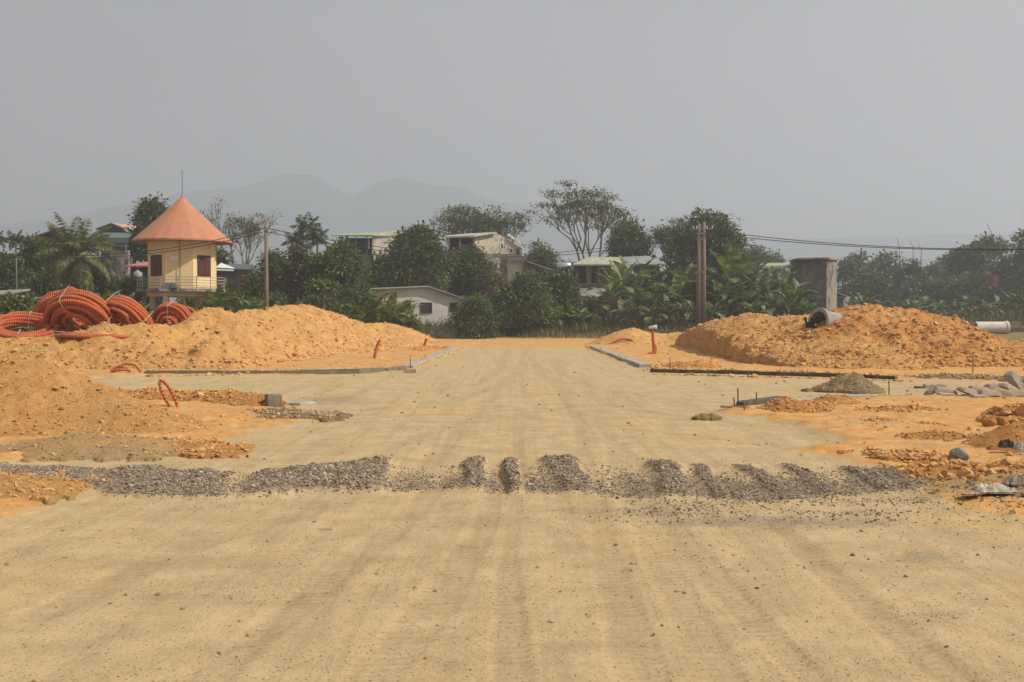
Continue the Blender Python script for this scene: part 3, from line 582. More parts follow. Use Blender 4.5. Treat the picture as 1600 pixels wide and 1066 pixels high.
low('dark crumbly spoil line across the middle of the right verge', [(1300, 660), (1380, 662), (1450, 668)], [.02, .05, .03], .15, 'tanheap', 73, .03, .5, 500, (.015, .06), r0=.2)
low('red clod line along the lower edge of the right verge', [(1330, 712), (1390, 716), (1440, 724)], [.04, .07, .07], .2, 'redheap', 75, .025, .5, 700, (.015, .07), r0=.2)
low('small red clod patch near the street corner on the right verge', [(1530, 655), (1560, 652)], [.04, .05], .18, 'redheap', 77, .03, .5, 200, (.02, .07), r0=.2)
low('low rise of rubbly soil at the street edge below the tallest right mound', [(1425, 592), (1480, 593), (1560, 595), (1680, 600)], [.06, .14, .12, .12], .35, 'brown', 79, .05, .5, 700, (.03, .12), r0=.2, clodmat='clodtan')
# ------------------------------------------------------------------ gravel, pebbles and clods
def scatter_gravel():
    rs = np.random.RandomState(5); n = 190000
    Y = rs.uniform(8.7, 14.0, n); X = rs.uniform(-6.6, 5.6, n)
    gh, cov = gravel_h(X, Y); keep = rs.rand(n) < np.clip(cov, 0, 1) ** 1.4 * .85
    X, Y = X[keep], Y[keep]; n = len(X); Z = heights(X, Y)
    sz = (.010 + .030 * rs.power(.7, n)) * (1 + (rs.rand(n) < .06) * .7) * (.7 + .45 * sstep(.0, .12, gravel_h(X, Y)[0]))
    mb = MB(); stones(mb, rs, np.stack([X, Y, Z + sz * .16], -1), sz, .3, .8)
    tag(mb.build('gravel', M['stone']), kind='stuff', label='grey crushed stone strip laid across the road with wheel gaps', cat='gravel')
scatter_gravel()
def scatter_pebbles():
    rs = np.random.RandomState(6); n = 20000
    Y = 4.5 * np.exp(rs.rand(n) * math.log(40 / 4.5)); X = (rs.rand(n) * 1.3 - .65) * Y
    z, road, dust, tr, gr, sd = heights(X, Y, True); px, py = topx(X, Y)
    pr = .09 + .5 * np.clip(dust, 0, 1) + .5 * np.exp(-((px - 1300) / 350) ** 2 - ((py - 805) / 20) ** 2) + .25 * np.exp(-((px - 1050) / 150) ** 2 - ((py - 900) / 60) ** 2)
    keep = (rs.rand(n) < pr) & (sd > -.2) ; X, Y, z = X[keep], Y[keep], z[keep]
    sz = (.005 + .022 * rs.rand(len(X)) ** 5) * (.7 + Y / 9); mb = MB(); stones(mb, rs, np.stack([X, Y, z + sz * .15], -1), sz, .35)
    tag(mb.build('pebbles', M['clodtan']), kind='stuff', label='loose pebbles and crumbs scattered over the dirt road', cat='pebbles')
    n = 22000; Y = 4.4 * np.exp(rs.rand(n) * math.log(13 / 4.4)); X = (rs.rand(n) * 1.24 - .62) * Y
    z, road, dust, tr, gr, sd = heights(X, Y, True); pr = np.clip(.35 + 1.6 * fbm(X * 1.2, Y * 1.2, 4, 91) + .8 * dust, .03, 1)
    keep = rs.rand(n) < pr; X, Y, z = X[keep], Y[keep], z[keep]; sz = (.004 + .007 * rs.rand(len(X)) ** 2) * (.5 + Y / 9); mb = MB(); stones(mb, rs, np.stack([X, Y, z + sz * .2], -1), sz, .35)
    tag(mb.build('grit', M['clodtan']), kind='stuff', label='fine grit sprinkled over the near part of the road', cat='grit')
    n = 14000; Y = 9 * np.exp(rs.rand(n) * math.log(70 / 9)); X = (rs.rand(n) * 1.3 - .65) * Y
    z, road, dust, tr, gr, sd = heights(X, Y, True); f = fbm(X * .9, Y * .9, 3, 77)
    keep = (sd < -.1) & (rs.rand(n) < np.clip(.25 + 2.5 * f, .04, 1)) & (Y < 66); X, Y, z = X[keep], Y[keep], z[keep]
    sz = (.02 + .10 * rs.rand(len(X)) ** 4) * (.55 + Y / 45); mb = MB(); stones(mb, rs, np.stack([X, Y, z + sz * .12], -1), sz, .35)
    tag(mb.build('clods', M['clod']), kind='stuff', label='orange soil crumbs scattered over the verges', cat='soil clods')
scatter_pebbles()

# ------------------------------------------------------------------ kerbs
def kerb(pts, wd=.30, ht=.15, mat='concrete', seg=1.0, gap=.02, inward=1, top=None):
    Q = [G(a, b)[:2] for a, b in pts]; D = dens([(q[0], q[1], 0) for q in Q], seg); rs = np.random.RandomState(int(abs(Q[0][0]) * 100)); mb = MB()
    for a, b in zip(D[:-1], D[1:]):
        d = b - a; l = np.linalg.norm(d); d /= l; n = np.array([-d[1], d[0], 0]) * inward; a = a + d * gap / 2; b = b - d * gap / 2
        h = ht + rs.uniform(-.012, .012); o = n * rs.uniform(-.015, .015)
        V = [a + o, b + o, b + n * wd + o, a + n * wd + o]; bz = np.array([0, 0, 1.0])
        c_ = .02; B = np.array([v - bz * .1 for v in V]); T = np.array([v + bz * (h - c_) for v in V])
        ce = T.mean(0); T2 = ce + (T - ce) * np.array([1 - 2 * c_ / l * abs(d[0]) - 2 * c_ / wd * abs(d[1]) * .5, 1 - 2 * c_ / wd * abs(d[0]) * .5 - c_ / l, 1]) + bz * c_
        VV = np.vstack([B, T, T2]); mb.add(VV, [(0, 1, 5, 4), (1, 2, 6, 5), (2, 3, 7, 6), (3, 0, 4, 7), (4, 5, 9, 8), (5, 6, 10, 9), (6, 7, 11, 10), (7, 4, 8, 11), (8, 9, 10, 11)])
    return tag(mb.build('kerb', M[mat]), kind='structure')
kerb([(645, 577), (668, 567), (696, 555), (722, 543.5)], .42, .12)
kerb([(225, 587), (470, 586), (560, 584.5), (605, 582), (632, 579)], .18, .14, 'concmid')
kerb([(1000, 575), (960, 559.5), (920, 543.5)], .42, .12, inward=-1)
kerb([(1015, 582), (1120, 584.5), (1260, 588.5), (1400, 593.5)], .18, .11, 'concdark')
kerb([(318, 621.5), (370, 626), (420, 632)], .18, .13, 'concdark')
kerb([(1150, 641), (1215, 632)], .20, .16, 'concdark', inward=-1)
kerb([(1222, 631), (1300, 624.5), (1350, 622), (1445, 622)], .2, .08, 'concrete', inward=-1)
kerb([(432, 632), (470, 634)], .5, .05, 'concrete')
def spill():
    rs = np.random.RandomState(19); pos = []; sz = []
    for pts, n, off in (([(225, 585), (470, 584), (632, 578)], 420, .25), ([(1015, 580), (1260, 586.5), (1400, 591)], 420, .3), ([(645, 575), (722, 543)], 160, -.3), ([(1002, 573), (920, 543)], 160, .35), ([(225, 588.5), (632, 581)], 160, -.1), ([(1015, 584), (1400, 595)], 220, -.12), ([(1150, 640), (1215, 631), (1445, 621)], 260, .2), ([(318, 620), (420, 631)], 120, -.2)):
        D = dens([tuple(G(a, b)[:2]) + (0,) for a, b in pts], .1); q = D[rs.randint(0, len(D), n)]
        x = q[:, 0] + rs.normal(size=n) * .14; y = q[:, 1] + off + np.abs(rs.normal(size=n)) * .22 * np.sign(off); s_ = .02 + .09 * rs.rand(n) ** 3
        pos.append(np.stack([x, y, heights(x, y) + s_ * .2], -1)); sz.append(s_ * (1 + y / 40))
    pos = np.vstack(pos); sz = np.concatenate(sz)
    mb = MB(); stones(mb, rs, pos, sz, .4); tag(mb.build('clods', M['clod']), 'soil crumbs spilled along the kerbs', 'soil clods', kind='stuff')
spill()

def bevel_box(mb, sx, sy, sz, b, M4):
    pts = []
    for z, i in ((0, b), (b, 0), (sz - b, 0), (sz, b)):
        pts.append([(-sx / 2 + i, -sy / 2 + i, z), (sx / 2 - i, -sy / 2 + i, z), (sx / 2 - i, sy / 2 - i, z), (-sx / 2 + i, sy / 2 - i, z)])
    V = np.array(pts).reshape(-1, 3); V = np.array([tuple(M4 @ Vector(v)) for v in V])
    Fq = [(0, 3, 2, 1), (12, 13, 14, 15)] + [(r * 4 + j, r * 4 + (j + 1) % 4, r * 4 + 4 + (j + 1) % 4, r * 4 + 4 + j) for r in range(3) for j in range(4)]
    mb.add(V, Fq)
def block(name, label, cat, px, py, sz, rz=0, tilt=(0, 0), mat='concrete', group=None, dz=0):
    p = G(px, py); z = tz(p[0], p[1]); mb = MB(); bevel_box(mb, *sz, .012, Matrix.Identity(4))
    o = mb.build(name, M[mat]); o.location = (p[0], p[1], z - .01 + dz); o.rotation_euler = (R(tilt[0]), R(tilt[1]), R(rz)); return tag(o, label, cat, group)
block('kerb_block', 'grey kerb block standing on end beside the road corner on the left', 'kerb block', 427, 637, (.26, .30, .24), 25, mat='concmid')
block('concrete_block', 'pale concrete block lying in the right side street', 'concrete block', 1451, 606, (.22, .13, .11), 6)
block('concrete_block', 'lower dark concrete block left of the pale one in the right side street', 'concrete block', 1436, 606.5, (.2, .14, .06), -4, mat='concdark')
block('kerb_block', 'tilted kerb stone leaning at the right edge behind the cement bags', 'kerb block', 1594, 612, (.14, .25, .5), 20, (0, -40), dz=.05)
block('wooden_board', 'short wooden board lying by the near right kerb corner', 'board', 1145, 643, (.45, .1, .03), 3, mat='wood')
for a, b, l in ((1478, 624, 'flat grey paving slab in front of the cement bags'), (1530, 626, 'half buried buff slab at the near side of the bag row')):
    block('paving_slab', l, 'slab', a, b, (.34, .16, .07), 8, (3, 4))
block('brick', 'small reddish brick lying at the left kerb end by the road corner', 'brick', 641, 583, (.34, .2, .14), 10, mat='card')
# stakes
def stake(label, px, py, h, r=.012, lean=0, mat='darksteel', cat='stake'):
    p = G(px, py); z = tz(p[0], p[1]); mb = MB().tube([(0, 0, -.1), (lean * .5, 0, h * .5), (lean, .02, h)], [r, r, r * .9], 6)
    o = mb.build('stake', M[mat]); o.location = (p[0], p[1], z); return tag(o, label, cat, 'marker stakes')
stake('taller thin steel stake by the near right kerb corner', 1153, 643, .34)
stake('short bent stake left of the taller one at the near right kerb corner', 1148, 642, .16, lean=-.02)
stake('thin steel stake behind the near right kerb', 1182, 638, .22)
stake('flat wooden peg in front of the near right kerb corner', 1163, 648, .16, .016, mat='wood')
stake('thin stake at the end of the left kerb', 641, 580, .5)
stake('thin stake by the upright kerb block on the left', 443, 650, .2, .014, mat='wood')
stake('thin stake in the right side street beside the stone chippings', 1389, 618, .3)
stake('dark stake near the tilted kerb stone at the right edge', 1579, 610, .45)
stake('thin stake on the verge in front of the tallest right mound', 1520, 594, .55)
stake('thin stake at the corner of the right kerb', 1047, 581, .4)

# ------------------------------------------------------------------ orange conduit
def conduit(name, label, pts, r=.06, loc=(0, 0, 0), cat='conduit', sides=8, group=None):
    P_ = np.array(pts, float); t = np.linspace(0, 1, len(P_)); tt = np.linspace(0, 1, len(P_) * 8)
    S = np.stack([np.interp(tt, t, P_[:, i]) for i in range(3)], -1)
    for _ in range(6): S[1:-1] = (S[:-2] + 2 * S[1:-1] + S[2:]) / 4
    o = MB().tube(S, r, sides).build(name, M['plastic'], smooth=True, along=True); o.location = loc; return tag(o, label, cat, group)
p = G(258, 641)
th = np.linspace(-2.6, 2.6, 18)
conduit('conduit_loop', 'tall orange conduit loop sticking up behind the left mound', [(.06 + .085 * math.sin(a) - .13 * (math.cos(a)), .03 * a / 2.6, .25 + .27 * math.cos(a)) for a in th], .028, (p[0], p[1], .02), 'conduit loop')
p = G(192, 586)
conduit('conduit_offcut', 'arched orange conduit offcut on the far side of the left street', [(-.42, 0, .05), (-.25, 0, .17), (0, .05, .26), (.25, .05, .22), (.44, 0, .02)], .035, (p[0], p[1] + .25, .06), 'conduit offcut')
conduit('conduit_offcut', 'flatter orange conduit offcut in front of the arched one', [(-.38, 0, .04), (-.2, -.03, .10), (0, 0, .12), (.2, .03, .08)], .04, (p[0], p[1] + .05, .04), 'conduit offcut')
q = MB(); q.add([(x, y, .02 + .05 * fbm(np.array(x * 5), np.array(y * 5), 2, 4) + .06) for y in np.linspace(-.08, .08, 4) for x in np.linspace(-.2, .25, 8)], [(r_ * 8 + i, r_ * 8 + i + 1, r_ * 8 + i + 9, r_ * 8 + i + 8) for r_ in range(3) for i in range(7)])
o = q.build('plastic_scrap', M['tie']); o.location = (p[0] + .1, p[1] - .05, .06); tag(o, 'white plastic scrap beside the arched conduit offcut', 'plastic scrap')
p = G(584, 563); conduit('conduit_stub', 'leaning orange conduit stub on the left verge', [(0, 0, -.1), (.08, 0, .35), (.16, 0, .62), (.26, .0, .80)], .06, (p[0], p[1], 0), 'conduit stub')
p = G(661, 548); conduit('conduit_stub', 'short orange conduit stub in red soil near the left kerb end', [(0, 0, -.1), (.08, 0, .3), (.2, 0, .6)], .07, (p[0], p[1], 0), 'conduit stub')
p = G(960, 541); conduit('conduit_stub', 'orange conduit piece lying low beside the far right kerb', [(-.2, 0, .05), (.2, 0, .3), (.7, 0, .42), (1.1, 0, .32), (1.35, 0, .1)], .06, (p[0], p[1] + 1, 0), 'conduit stub')
p = G(1020, 556); t0 = thing('capped_conduit', 'upright orange conduit with a white wrapped cap on the right verge', 'conduit', (p[0], p[1], 0))
conduit('pipe', None, [(-.4, 0, .0), (-.1, -.04, .08), (.06, 0, .2), (.02, 0, .6), (-.02, 0, 1.15)], .065, cat=None).parent = t0
conduit('pipe', None, [(.08, .04, .05), (.14, .04, .3), (.08, .03, .5)], .065, cat=None).parent = t0
rs = np.random.RandomState(4); mb = MB(); stones(mb, rs, [(-.05, 0, 1.22), (.07, 0, 1.27), (.14, 0, 1.2)], [.3, .28, .2]); mb.build('cap', M['tie'], t0)

def coil(label, center, Rr, r, turns, tube_r, rot, seed, flat=1.0, ties=3, layers=3):
    rs = np.random.RandomState(seed); t0 = thing('conduit_coil', label, 'conduit coil', center, group='orange conduit coils on the left bank'); t0.rotation_euler = [R(a) for a in rot]
    n = int(turns * 44); a = np.linspace(0, turns * 2 * math.pi, n)
    k = a / (2 * math.pi); per = turns / layers; lay = np.floor(k / per); fr = (k / per) - lay; fr = np.where(lay % 2 == 0, fr, 1 - fr)
    rad = Rr - lay * tube_r * 1.85 - .045 * np.sin(a * 1.3 + seed) * np.sin(a * .31) - .03 * np.sin(a * .57); z = (fr - .5) * r * 2 + .06 * np.sin(a * .77 + seed)
    pts = np.stack([rad * np.cos(a) * flat, rad * np.sin(a), z], -1)
    MB().tube(pts, tube_r, 8, up=(0, 0, 1)).build('pipe', M['plastic'], t0, True, along=True)
    for i in range(ties):
        b = 2 * math.pi * (i + .3) / ties + seed; c_, s_ = math.cos(b), math.sin(b); ri = Rr - tube_r * 1.85 * (layers - 1) - tube_r * 1.5; ro = Rr + tube_r * 1.4; zz = r + tube_r * 1.4
        loop = [(ro, zz * .6), (ro * .98, zz), (ri, zz), (ri, -zz), (ro * .98, -zz), (ro, -zz * .6), (ro, zz * .6)]
        MB().tube([(q_[0] * c_, q_[0] * s_, q_[1]) for q_ in loop], .009, 5).build('tie', M['tie'], t0)
    return t0
def cc(px, py, Y): return tuple(P(px, py, Y))
coil('orange conduit coil lying nearly flat at the left edge', cc(38, 516, 38.2), 1.12, .20, 13, .075, (20, 5, 20), 1, ties=4)
coil('biggest orange conduit coil standing left of centre in the row', cc(126, 501, 38.7), 1.14, .36, 28, .075, (-50, 22, 12), 2, ties=4, layers=6)
coil('orange conduit coil half hidden behind the biggest coil', cc(98, 495, 39.8), .92, .26, 12, .075, (-60, -18, 0), 3)
coil('orange conduit coil leaning right between the biggest and the ring shaped coil', cc(196, 504, 39.2), .96, .36, 22, .075, (-48, 30, 0), 5, ties=4, layers=5)
coil('ring shaped orange conduit coil standing upright at the right end of the row', cc(268, 505, 40.0), .68, .26, 13, .065, (-72, 14, 0), 6, layers=4)
coil('small orange conduit coil peeping out behind the ring shaped one', cc(286, 505, 41.0), .55, .22, 8, .065, (68, 34, 0), 8, ties=2)
coil('flattened orange conduit coil lying under the row of standing coils', cc(160, 529, 37.9), 1.5, .03, 6, .07, (-5, 3, 0), 9, layers=3, ties=2)

# ------------------------------------------------------------------ concrete pipes
def cpipe(label, c, ln, ro, rz, tilt=0, mat='conclit'):
    t0 = thing('concrete_pipe', label, 'concrete pipe', c, R(rz), 'concrete drain pipes'); t0.rotation_euler = (0, R(tilt), R(rz)); ri = ro * .86; s = 28
    prof = [(-ln / 2, ri), (-ln / 2, ro * 1.13), (-ln / 2 + .16, ro * 1.13), (-ln / 2 + .22, ro), (ln / 2 - .05, ro), (ln / 2, ro * .97), (ln / 2, ri), (-ln / 2, ri)]
    th = np.arange(s) * 2 * math.pi / s; V = np.array([[(x, r_ * math.cos(a), r_ * math.sin(a)) for a in th] for x, r_ in prof]).reshape(-1, 3)
    MB().add(V, [(i * s + j, i * s + (j + 1) % s, (i + 1) * s + (j + 1) % s, (i + 1) * s + j) for i in range(len(prof) - 1) for j in range(s)]).build('barrel', M[mat], t0, False)
    return t0
cpipe('whole concrete pipe lying on the grass at the far right', (31.7, 72, .55 + .42), 2.2, .40, 184)
cpipe('concrete pipe partly hidden behind the tallest mound', (29.2, 72.5, .55 + .40), 2.2, .40, 180)
cpipe('concrete pipe mouth poking out of the soil between the right banks', cc(1305, 508, 40.0), 1.7, .46, 28, 8, 'concpipe')
p = P(1269, 512, 39.6); mb = MB()
for i, (dx, hh) in enumerate(((-.22, .5), (-.08, .42), (.02, .5), (.1, .4), (.2, .55), (-.15, .3))):
    mb.tube([(dx, 0, -.3), (dx + .03, .02, hh * .3), (dx + (.06 if i % 2 else -.05), 0, hh * .75)], [.05, .04, .05], 6)
mb.tube([(-.2, 0, .05), (.25, .03, .1)], .04, 6)
o = mb.build('steel_frame', M['darksteel']); o.location = p; tag(o, 'tangle of dark steel rods by the buried concrete pipe', 'steel rods')

# ------------------------------------------------------------------ bags, boulder, litter
def pillow(nx=14, ny=9, lx=.6, ly=.36, lz=.13, seed=0):
    rs = np.random.RandomState(seed); u = np.linspace(-1, 1, nx); v = np.linspace(-1, 1, ny); U, W = np.meshgrid(u, v, indexing='ij')
    f = ((1 - np.abs(U) ** 3.2) * (1 - np.abs(W) ** 2.6)) ** .45; n1 = fbm(U * 2.5 + seed, W * 2.5, 3, seed) * .5
    pin = 1 - .10 * (1 - np.abs(W)) * np.abs(U) ** 6
    X = U * lx / 2 * pin; Y = W * ly / 2 * (1 - .12 * np.abs(U) ** 4); T = lz * (f * (.95 + n1 * .6)); B = -lz * .12 * f
    V = np.concatenate([np.stack([X, Y, T], -1).reshape(-1, 3), np.stack([X, Y, B], -1).reshape(-1, 3)]); o = nx * ny
    Fq = [(i * ny + j, (i + 1) * ny + j, (i + 1) * ny + j + 1, i * ny + j + 1) for i in range(nx - 1) for j in range(ny - 1)]
    Fq += [tuple(o + k for k in f_[::-1]) for f_ in Fq]; return V, Fq
BAGS = [(1461, 621, 6, 3, 'grey dusty cement bag folded up at the left end of the bag row', .08, -28), (1477, 622, -12, 0, 'crumpled cement bag second from the left in the bag row', .0, 12), (1513, 623, 20, 2, 'slumped cement bag with an open dark end', .0, 18), (1530, 617, -6, 0, 'long pale cement bag lying highest in the bag row', .08, 10),
        (1543, 623, 12, 0, 'cement bag lying in front of the long pale one', .0, 4), (1556, 614, 2, 0, 'brownish cement bag at the back of the bag row', .1, 3), (1566, 622, -16, 0, 'cement bag half under its neighbours near the right end of the row', .02, 8), (1577, 616, 24, 0, 'creased cement bag leaning on the others near the right edge', .1, 22), (1590, 622, 0, 0, 'flat cement bag at the right edge of the picture', .0, 4)]
for i, (a, b, rz, _, lab, dz, tl) in enumerate(BAGS):
    V, Fq = pillow(seed=i + 3, lx=.50, ly=.34, lz=.12); o = MB().add(V, Fq).build('cement_bag', M['bag'], smooth=True)
    p = G(a, b); o.location = (p[0], p[1], tz(p[0], p[1]) + .03 + dz * .6); o.rotation_euler = (R(tl * .4), R(tl), R(rz)); tag(o, lab, 'cement bag', 'cement bags in a row by the right street')
def rock(label, px, py, size, mat, seed, sq=(1, .8, .75), cat='rock', name='rock', z=None, group=None):
    rs = np.random.RandomState(seed); n1, n2 = 16, 12; V = []
    for i in range(n2):
        ph = math.pi * (i + .02) / (n2 - 1 + .04)
        for j in range(n1):
            a = 2 * math.pi * j / n1; d = np.array([math.sin(ph) * math.cos(a), math.sin(ph) * math.sin(a), math.cos(ph)])
            q_ = 1.0
            for k in range(20):
                nn = np.random.RandomState(seed * 31 + k).normal(size=3); nn /= np.linalg.norm(nn); q_ = min(q_, .74 / max(1e-3, d @ nn) if d @ nn > .5 else 9)
            V.append(d * min(1.0, q_))
    V = np.array(V) * np.array(sq) * size
    o = MB().add(V, [(i * n1 + j, (i + 1) * n1 + j, (i + 1) * n1 + (j + 1) % n1, i * n1 + (j + 1) % n1) for i in range(n2 - 1) for j in range(n1)]).build(name, M[mat])
    p = G(px, py); o.location = (p[0], p[1], (tz(p[0], p[1]) if z is None else z) + size * sq[2] * .55); o.rotation_euler = (0, 0, seed); return tag(o, label, cat, group)
rock('grey green boulder among the clay lumps at the lower right', 1497, 736, .125, 'boulder', 3, (1.05, .8, .85), 'boulder', 'boulder', .11)
for a, b, s_, l in ((1545, 671, .14, 'round clay boulder left of the heap at the right edge'), (1566, 669, .12, 'smaller clay boulder touching the heap at the right edge'), (1460, 745, .07, 'buff rock left of the grey boulder'), (1432, 733, .06, 'small buff rock at the left of the clay lumps'), (1530, 748, .09, 'orange rock below and right of the grey boulder'),
                    (1556, 757, .08, 'orange lump above the crumpled plastic sheet'), (1503, 757, .08, 'red clay rock just below the grey boulder'), (1582, 748, .08, 'pale orange rock near the right edge of the clay lumps'), (1408, 560, .22, 'flat pale rock low on the tallest right mound')):
    if b == 560: continue
    rock(l, a, b, s_, 'redheap', int(a), (1, .8, .75), 'rock', 'clay_rock', group='clay rocks on the right verge')
def crumple(name, label, cat, px, py, lx, ly, hz_, mat, seed, rz=0, n=22, dz=.02):
    u = np.linspace(-1, 1, n); U, W = np.meshgrid(u, u, indexing='ij'); e = fbm(np.arctan2(W, U) * 1.4 + 5, U * 0 + seed, 3, seed) * .6 + .8
    X = U * lx / 2 * (e * .5 + .5); Y = W * ly / 2 * (e * .5 + .5); rd = (1 - 2 * np.abs(fbm(U * 1.6, W * 2.2, 3, seed + 1))); f = (1 - np.maximum(np.abs(U), np.abs(W)) ** 4)
    Z = hz_ * f * (rd * 1.3 - .6 + .4 * fbm(U * 2, W * 4, 2, seed + 2)); V = np.stack([X, Y, np.maximum(Z, 0)], -1).reshape(-1, 3); V2 = V - [0, 0, .012]
    Fq = [(i * n + j, (i + 1) * n + j, (i + 1) * n + j + 1, i * n + j + 1) for i in range(n - 1) for j in range(n - 1)]
    o = MB().add(np.vstack([V, V2]), Fq + [tuple(n * n + k for k in f_[::-1]) for f_ in Fq]).build(name, M[mat], smooth=False)
    p = G(px, py); o.location = (p[0], p[1], tz(p[0], p[1]) + dz); o.rotation_euler = (0, 0, R(rz)); return tag(o, label, cat)
crumple('plastic_sheet', 'crumpled dusty white plastic sheet on the grit at the lower right', 'plastic sheet', 1552, 783, .40, .24, .10, 'sheet', 5, 8, dz=.045)
crumple('plastic_sheet', 'smaller twisted sheet end at the right edge beyond the crumpled one', 'plastic sheet', 1588, 775, .22, .16, .12, 'sheet', 9, -20, dz=.09)
crumple('cardboard', 'flattened brown cardboard left of the crumpled plastic sheet', 'cardboard', 1516, 786, .20, .12, .03, 'card', 7, 14, dz=.05)
crumple('plastic_bag', 'black plastic bag at the foot of the brown soil heap', 'plastic bag', 1572, 713, .18, .12, .12, 'blackbag', 11, dz=.08)
crumple('plastic_bag', 'grey plastic bag at the foot of the brown soil heap by the right edge', 'plastic bag', 1596, 716, .16, .14, .12, 'greybag', 13, dz=.08)
p = G(508, 827); o = MB().tube([(-.055, 0, .008), (0, .004, .012), (.055, 0, .008)], .003, 5).build('twig', M['wood']); o.location = (p[0], p[1], tz(p[0], p[1]) + .002); tag(o, 'tiny dark twig lying on the dirt road', 'twig')

# ------------------------------------------------------------------ poles and cables
t0 = thing('utility_pole', 'single concrete utility pole right of the yellow tower', 'utility pole', tuple(P(414, 0, 68)[:2]) + (float(terrain0(np.array(-15.), np.array(68.))),))
zt = P(414, 344, 68)[2] - t0.location.z
MB().tube([(0, 0, -.5), (0, 0, zt * .5), (0, 0, zt)], [.15, .125, .10], 12).build('shaft', M['pole'], t0, True)
MB().box(-.14, .14, -.17, -.10, zt - .62, zt - .5).build('bracket', M['steel'], t0)
MB().box(.10, .42, -.05, .0, zt - 1.72, zt - 1.68).build('sign_plate', M['yellowtarp'], t0)
pp = P(1095.5, 503, 85); t1 = thing('twin_utility_pole', 'pair of brown concrete poles strapped together in front of the banana thicket', 'utility pole', (pp[0], pp[1], pp[2] - .1))
z1 = P(0, 347, 85)[2] - pp[2] + .1
for dx, h in ((-.19, z1 - .15), (.19, z1)):
    MB().tube([(dx, 0, -.6), (dx, 0, h * .5), (dx, 0, h)], [.20, .165, .125], 12).build('pole', M['pole'], t1, True)
za = P(0, 358, 85)[2] - pp[2] + .1; zb = P(0, 361.5, 85)[2] - pp[2] + .1
MB().box(-.7, .85, -.24, -.17, za - .04, za + .04).build('crossarm', M['steel'], t1)
MB().box(-.6, .7, -.23, -.18, zb - .22, zb - .15).build('crossarm', M['steel'], t1)
for dx in (-.66, -.4, .4, .8): MB().lathe([(.001, .18), (.04, .17), (.05, .1), (.03, .06), (.05, .02), (.001, 0)], 8, (dx, -.2, za + .04)).build('insulator', M['whiteframe'], t1)
for zz in (z1 * .5,): MB().box(-.37, .37, -.17, .17, zz, zz + .08).build('strap', M['steel'], t1)
def cable(label, a, b, sag, r=.022):
    a = np.array(a, float); b = np.array(b, float); s_ = np.linspace(0, 1, 40)[:, None]; pts = a + (b - a) * s_; pts[:, 2] -= 4 * sag * (s_ * (1 - s_))[:, 0]
    tag(MB().tube(pts, r, 6, up=(0, 1, .2)).build('power_cable', M['cable'], smooth=True), label, 'power cable', 'overhead power cables')
A1, A2 = P(414, 356, 67.85), P(414, 362, 67.85); B1, B2 = P(1090, 360, 84.8), P(1090, 364, 84.8); B3, B4 = P(1102, 359, 84.8), P(1102, 364, 84.8)
cable('upper power cable running from the single pole to the left edge', A1, P(-250, 352, 62), 1.75); cable('lower power cable running from the single pole to the left edge', A2, P(-250, 360, 62), 1.65)
cable('upper power cable between the single pole and the twin poles', A1, B1, 1.75); cable('lower power cable between the single pole and the twin poles', A2, B2, 1.75)
cable('upper power cable running right from the twin poles', B3, P(1950, 368, 74), 1.2, .028); cable('lower power cable running right from the twin poles', B4, P(1950, 370, 74), 1.1, .028)

# ------------------------------------------------------------------ buildings
def spot(px, Y): p = P(px, 495, Y); return np.array([p[0], Y, float(terrain0(np.array(p[0]), np.array(float(Y))))])
def window(parent, x0, x1, z0, z1, y, frame='whiteframe', pane='pane', axis='x', bars=1, sgn=-1, t=.06):
    """on a wall facing -y (axis x) or facing +x (axis y: x0..x1 run along y and y is the wall's x)"""
    def bx(mb, a, b, c, d, p0, p1):
        if axis == 'x': mb.box(a, b, min(y + sgn * p0, y + sgn * p1), max(y + sgn * p0, y + sgn * p1), c, d)
        else: mb.box(min(y - sgn * p0, y - sgn * p1), max(y - sgn * p0, y - sgn * p1), a, b, c, d)
    f = MB(); bx(f, x0 - t, x0, z0, z1, -.01, .06); bx(f, x1, x1 + t, z0, z1, -.01, .06); bx(f, x0 - t, x1 + t, z1, z1 + t, -.01, .065); bx(f, x0 - t, x1 + t, z0 - t, z0, -.01, .065)
    for i in range(bars): c = x0 + (x1 - x0) * (i + 1) / (bars + 1); bx(f, c - t * .4, c + t * .4, z0, z1, -.01, .05)
    w_ = f.build('window', M[frame], parent); g = MB(); bx(g, x0, x1, z0, z1, -.01, .02); g.build('pane', M[pane], w_); return w_
# --- tower
S = spot(286, 75); T = thing('round_tower', 'yellow eight sided lookout tower with an orange cone roof on columns', 'tower', S); k = 75 / F
zz = lambda y: (HOR - y) * k + CH - S[2]
OCT = [R(-90 + a) for a in (-34 + 22.5, 11 + 22.5, 56 + 22.5, 101 + 22.5, 146 + 22.5, 191 + 22.5, 236 + 22.5, 281 + 22.5)]
def octa(mb, r0, z0, z1, ri=None, r1=None):
    r1 = r1 or r0; V = [(r0 * math.cos(a), r0 * math.sin(a), z0) for a in OCT] + [(r1 * math.cos(a), r1 * math.sin(a), z1) for a in OCT]
    mb.add(V, [(i, (i + 1) % 8, 8 + (i + 1) % 8, 8 + i) for i in range(8)])
    b = mb.n; mb.F3.append(np.array([(b - 8, b - 8 + i, b - 7 + i) for i in range(1, 7)] + [(b - 16, b - 15 + i, b - 16 + i) for i in range(1, 7)])); return mb
RW = 2.36
octa(MB(), RW, zz(456), zz(377)).build('wall', M['yellow'], T)
n = 24; pr = [(3.36, zz(380)), (3.36, zz(377.5)), (2.2, zz(354)), (1.1, zz(331)), (.04, zz(308))]
th = np.arange(n) * 2 * math.pi / n; V = []
for r_, z_ in pr:
    for j, a in enumerate(th): V.append((r_ * (1 - .012 * (j % 3 == 1)) * math.cos(a), r_ * (1 - .012 * (j % 3 == 1)) * math.sin(a), z_))
V += [(0, 0, zz(380))]
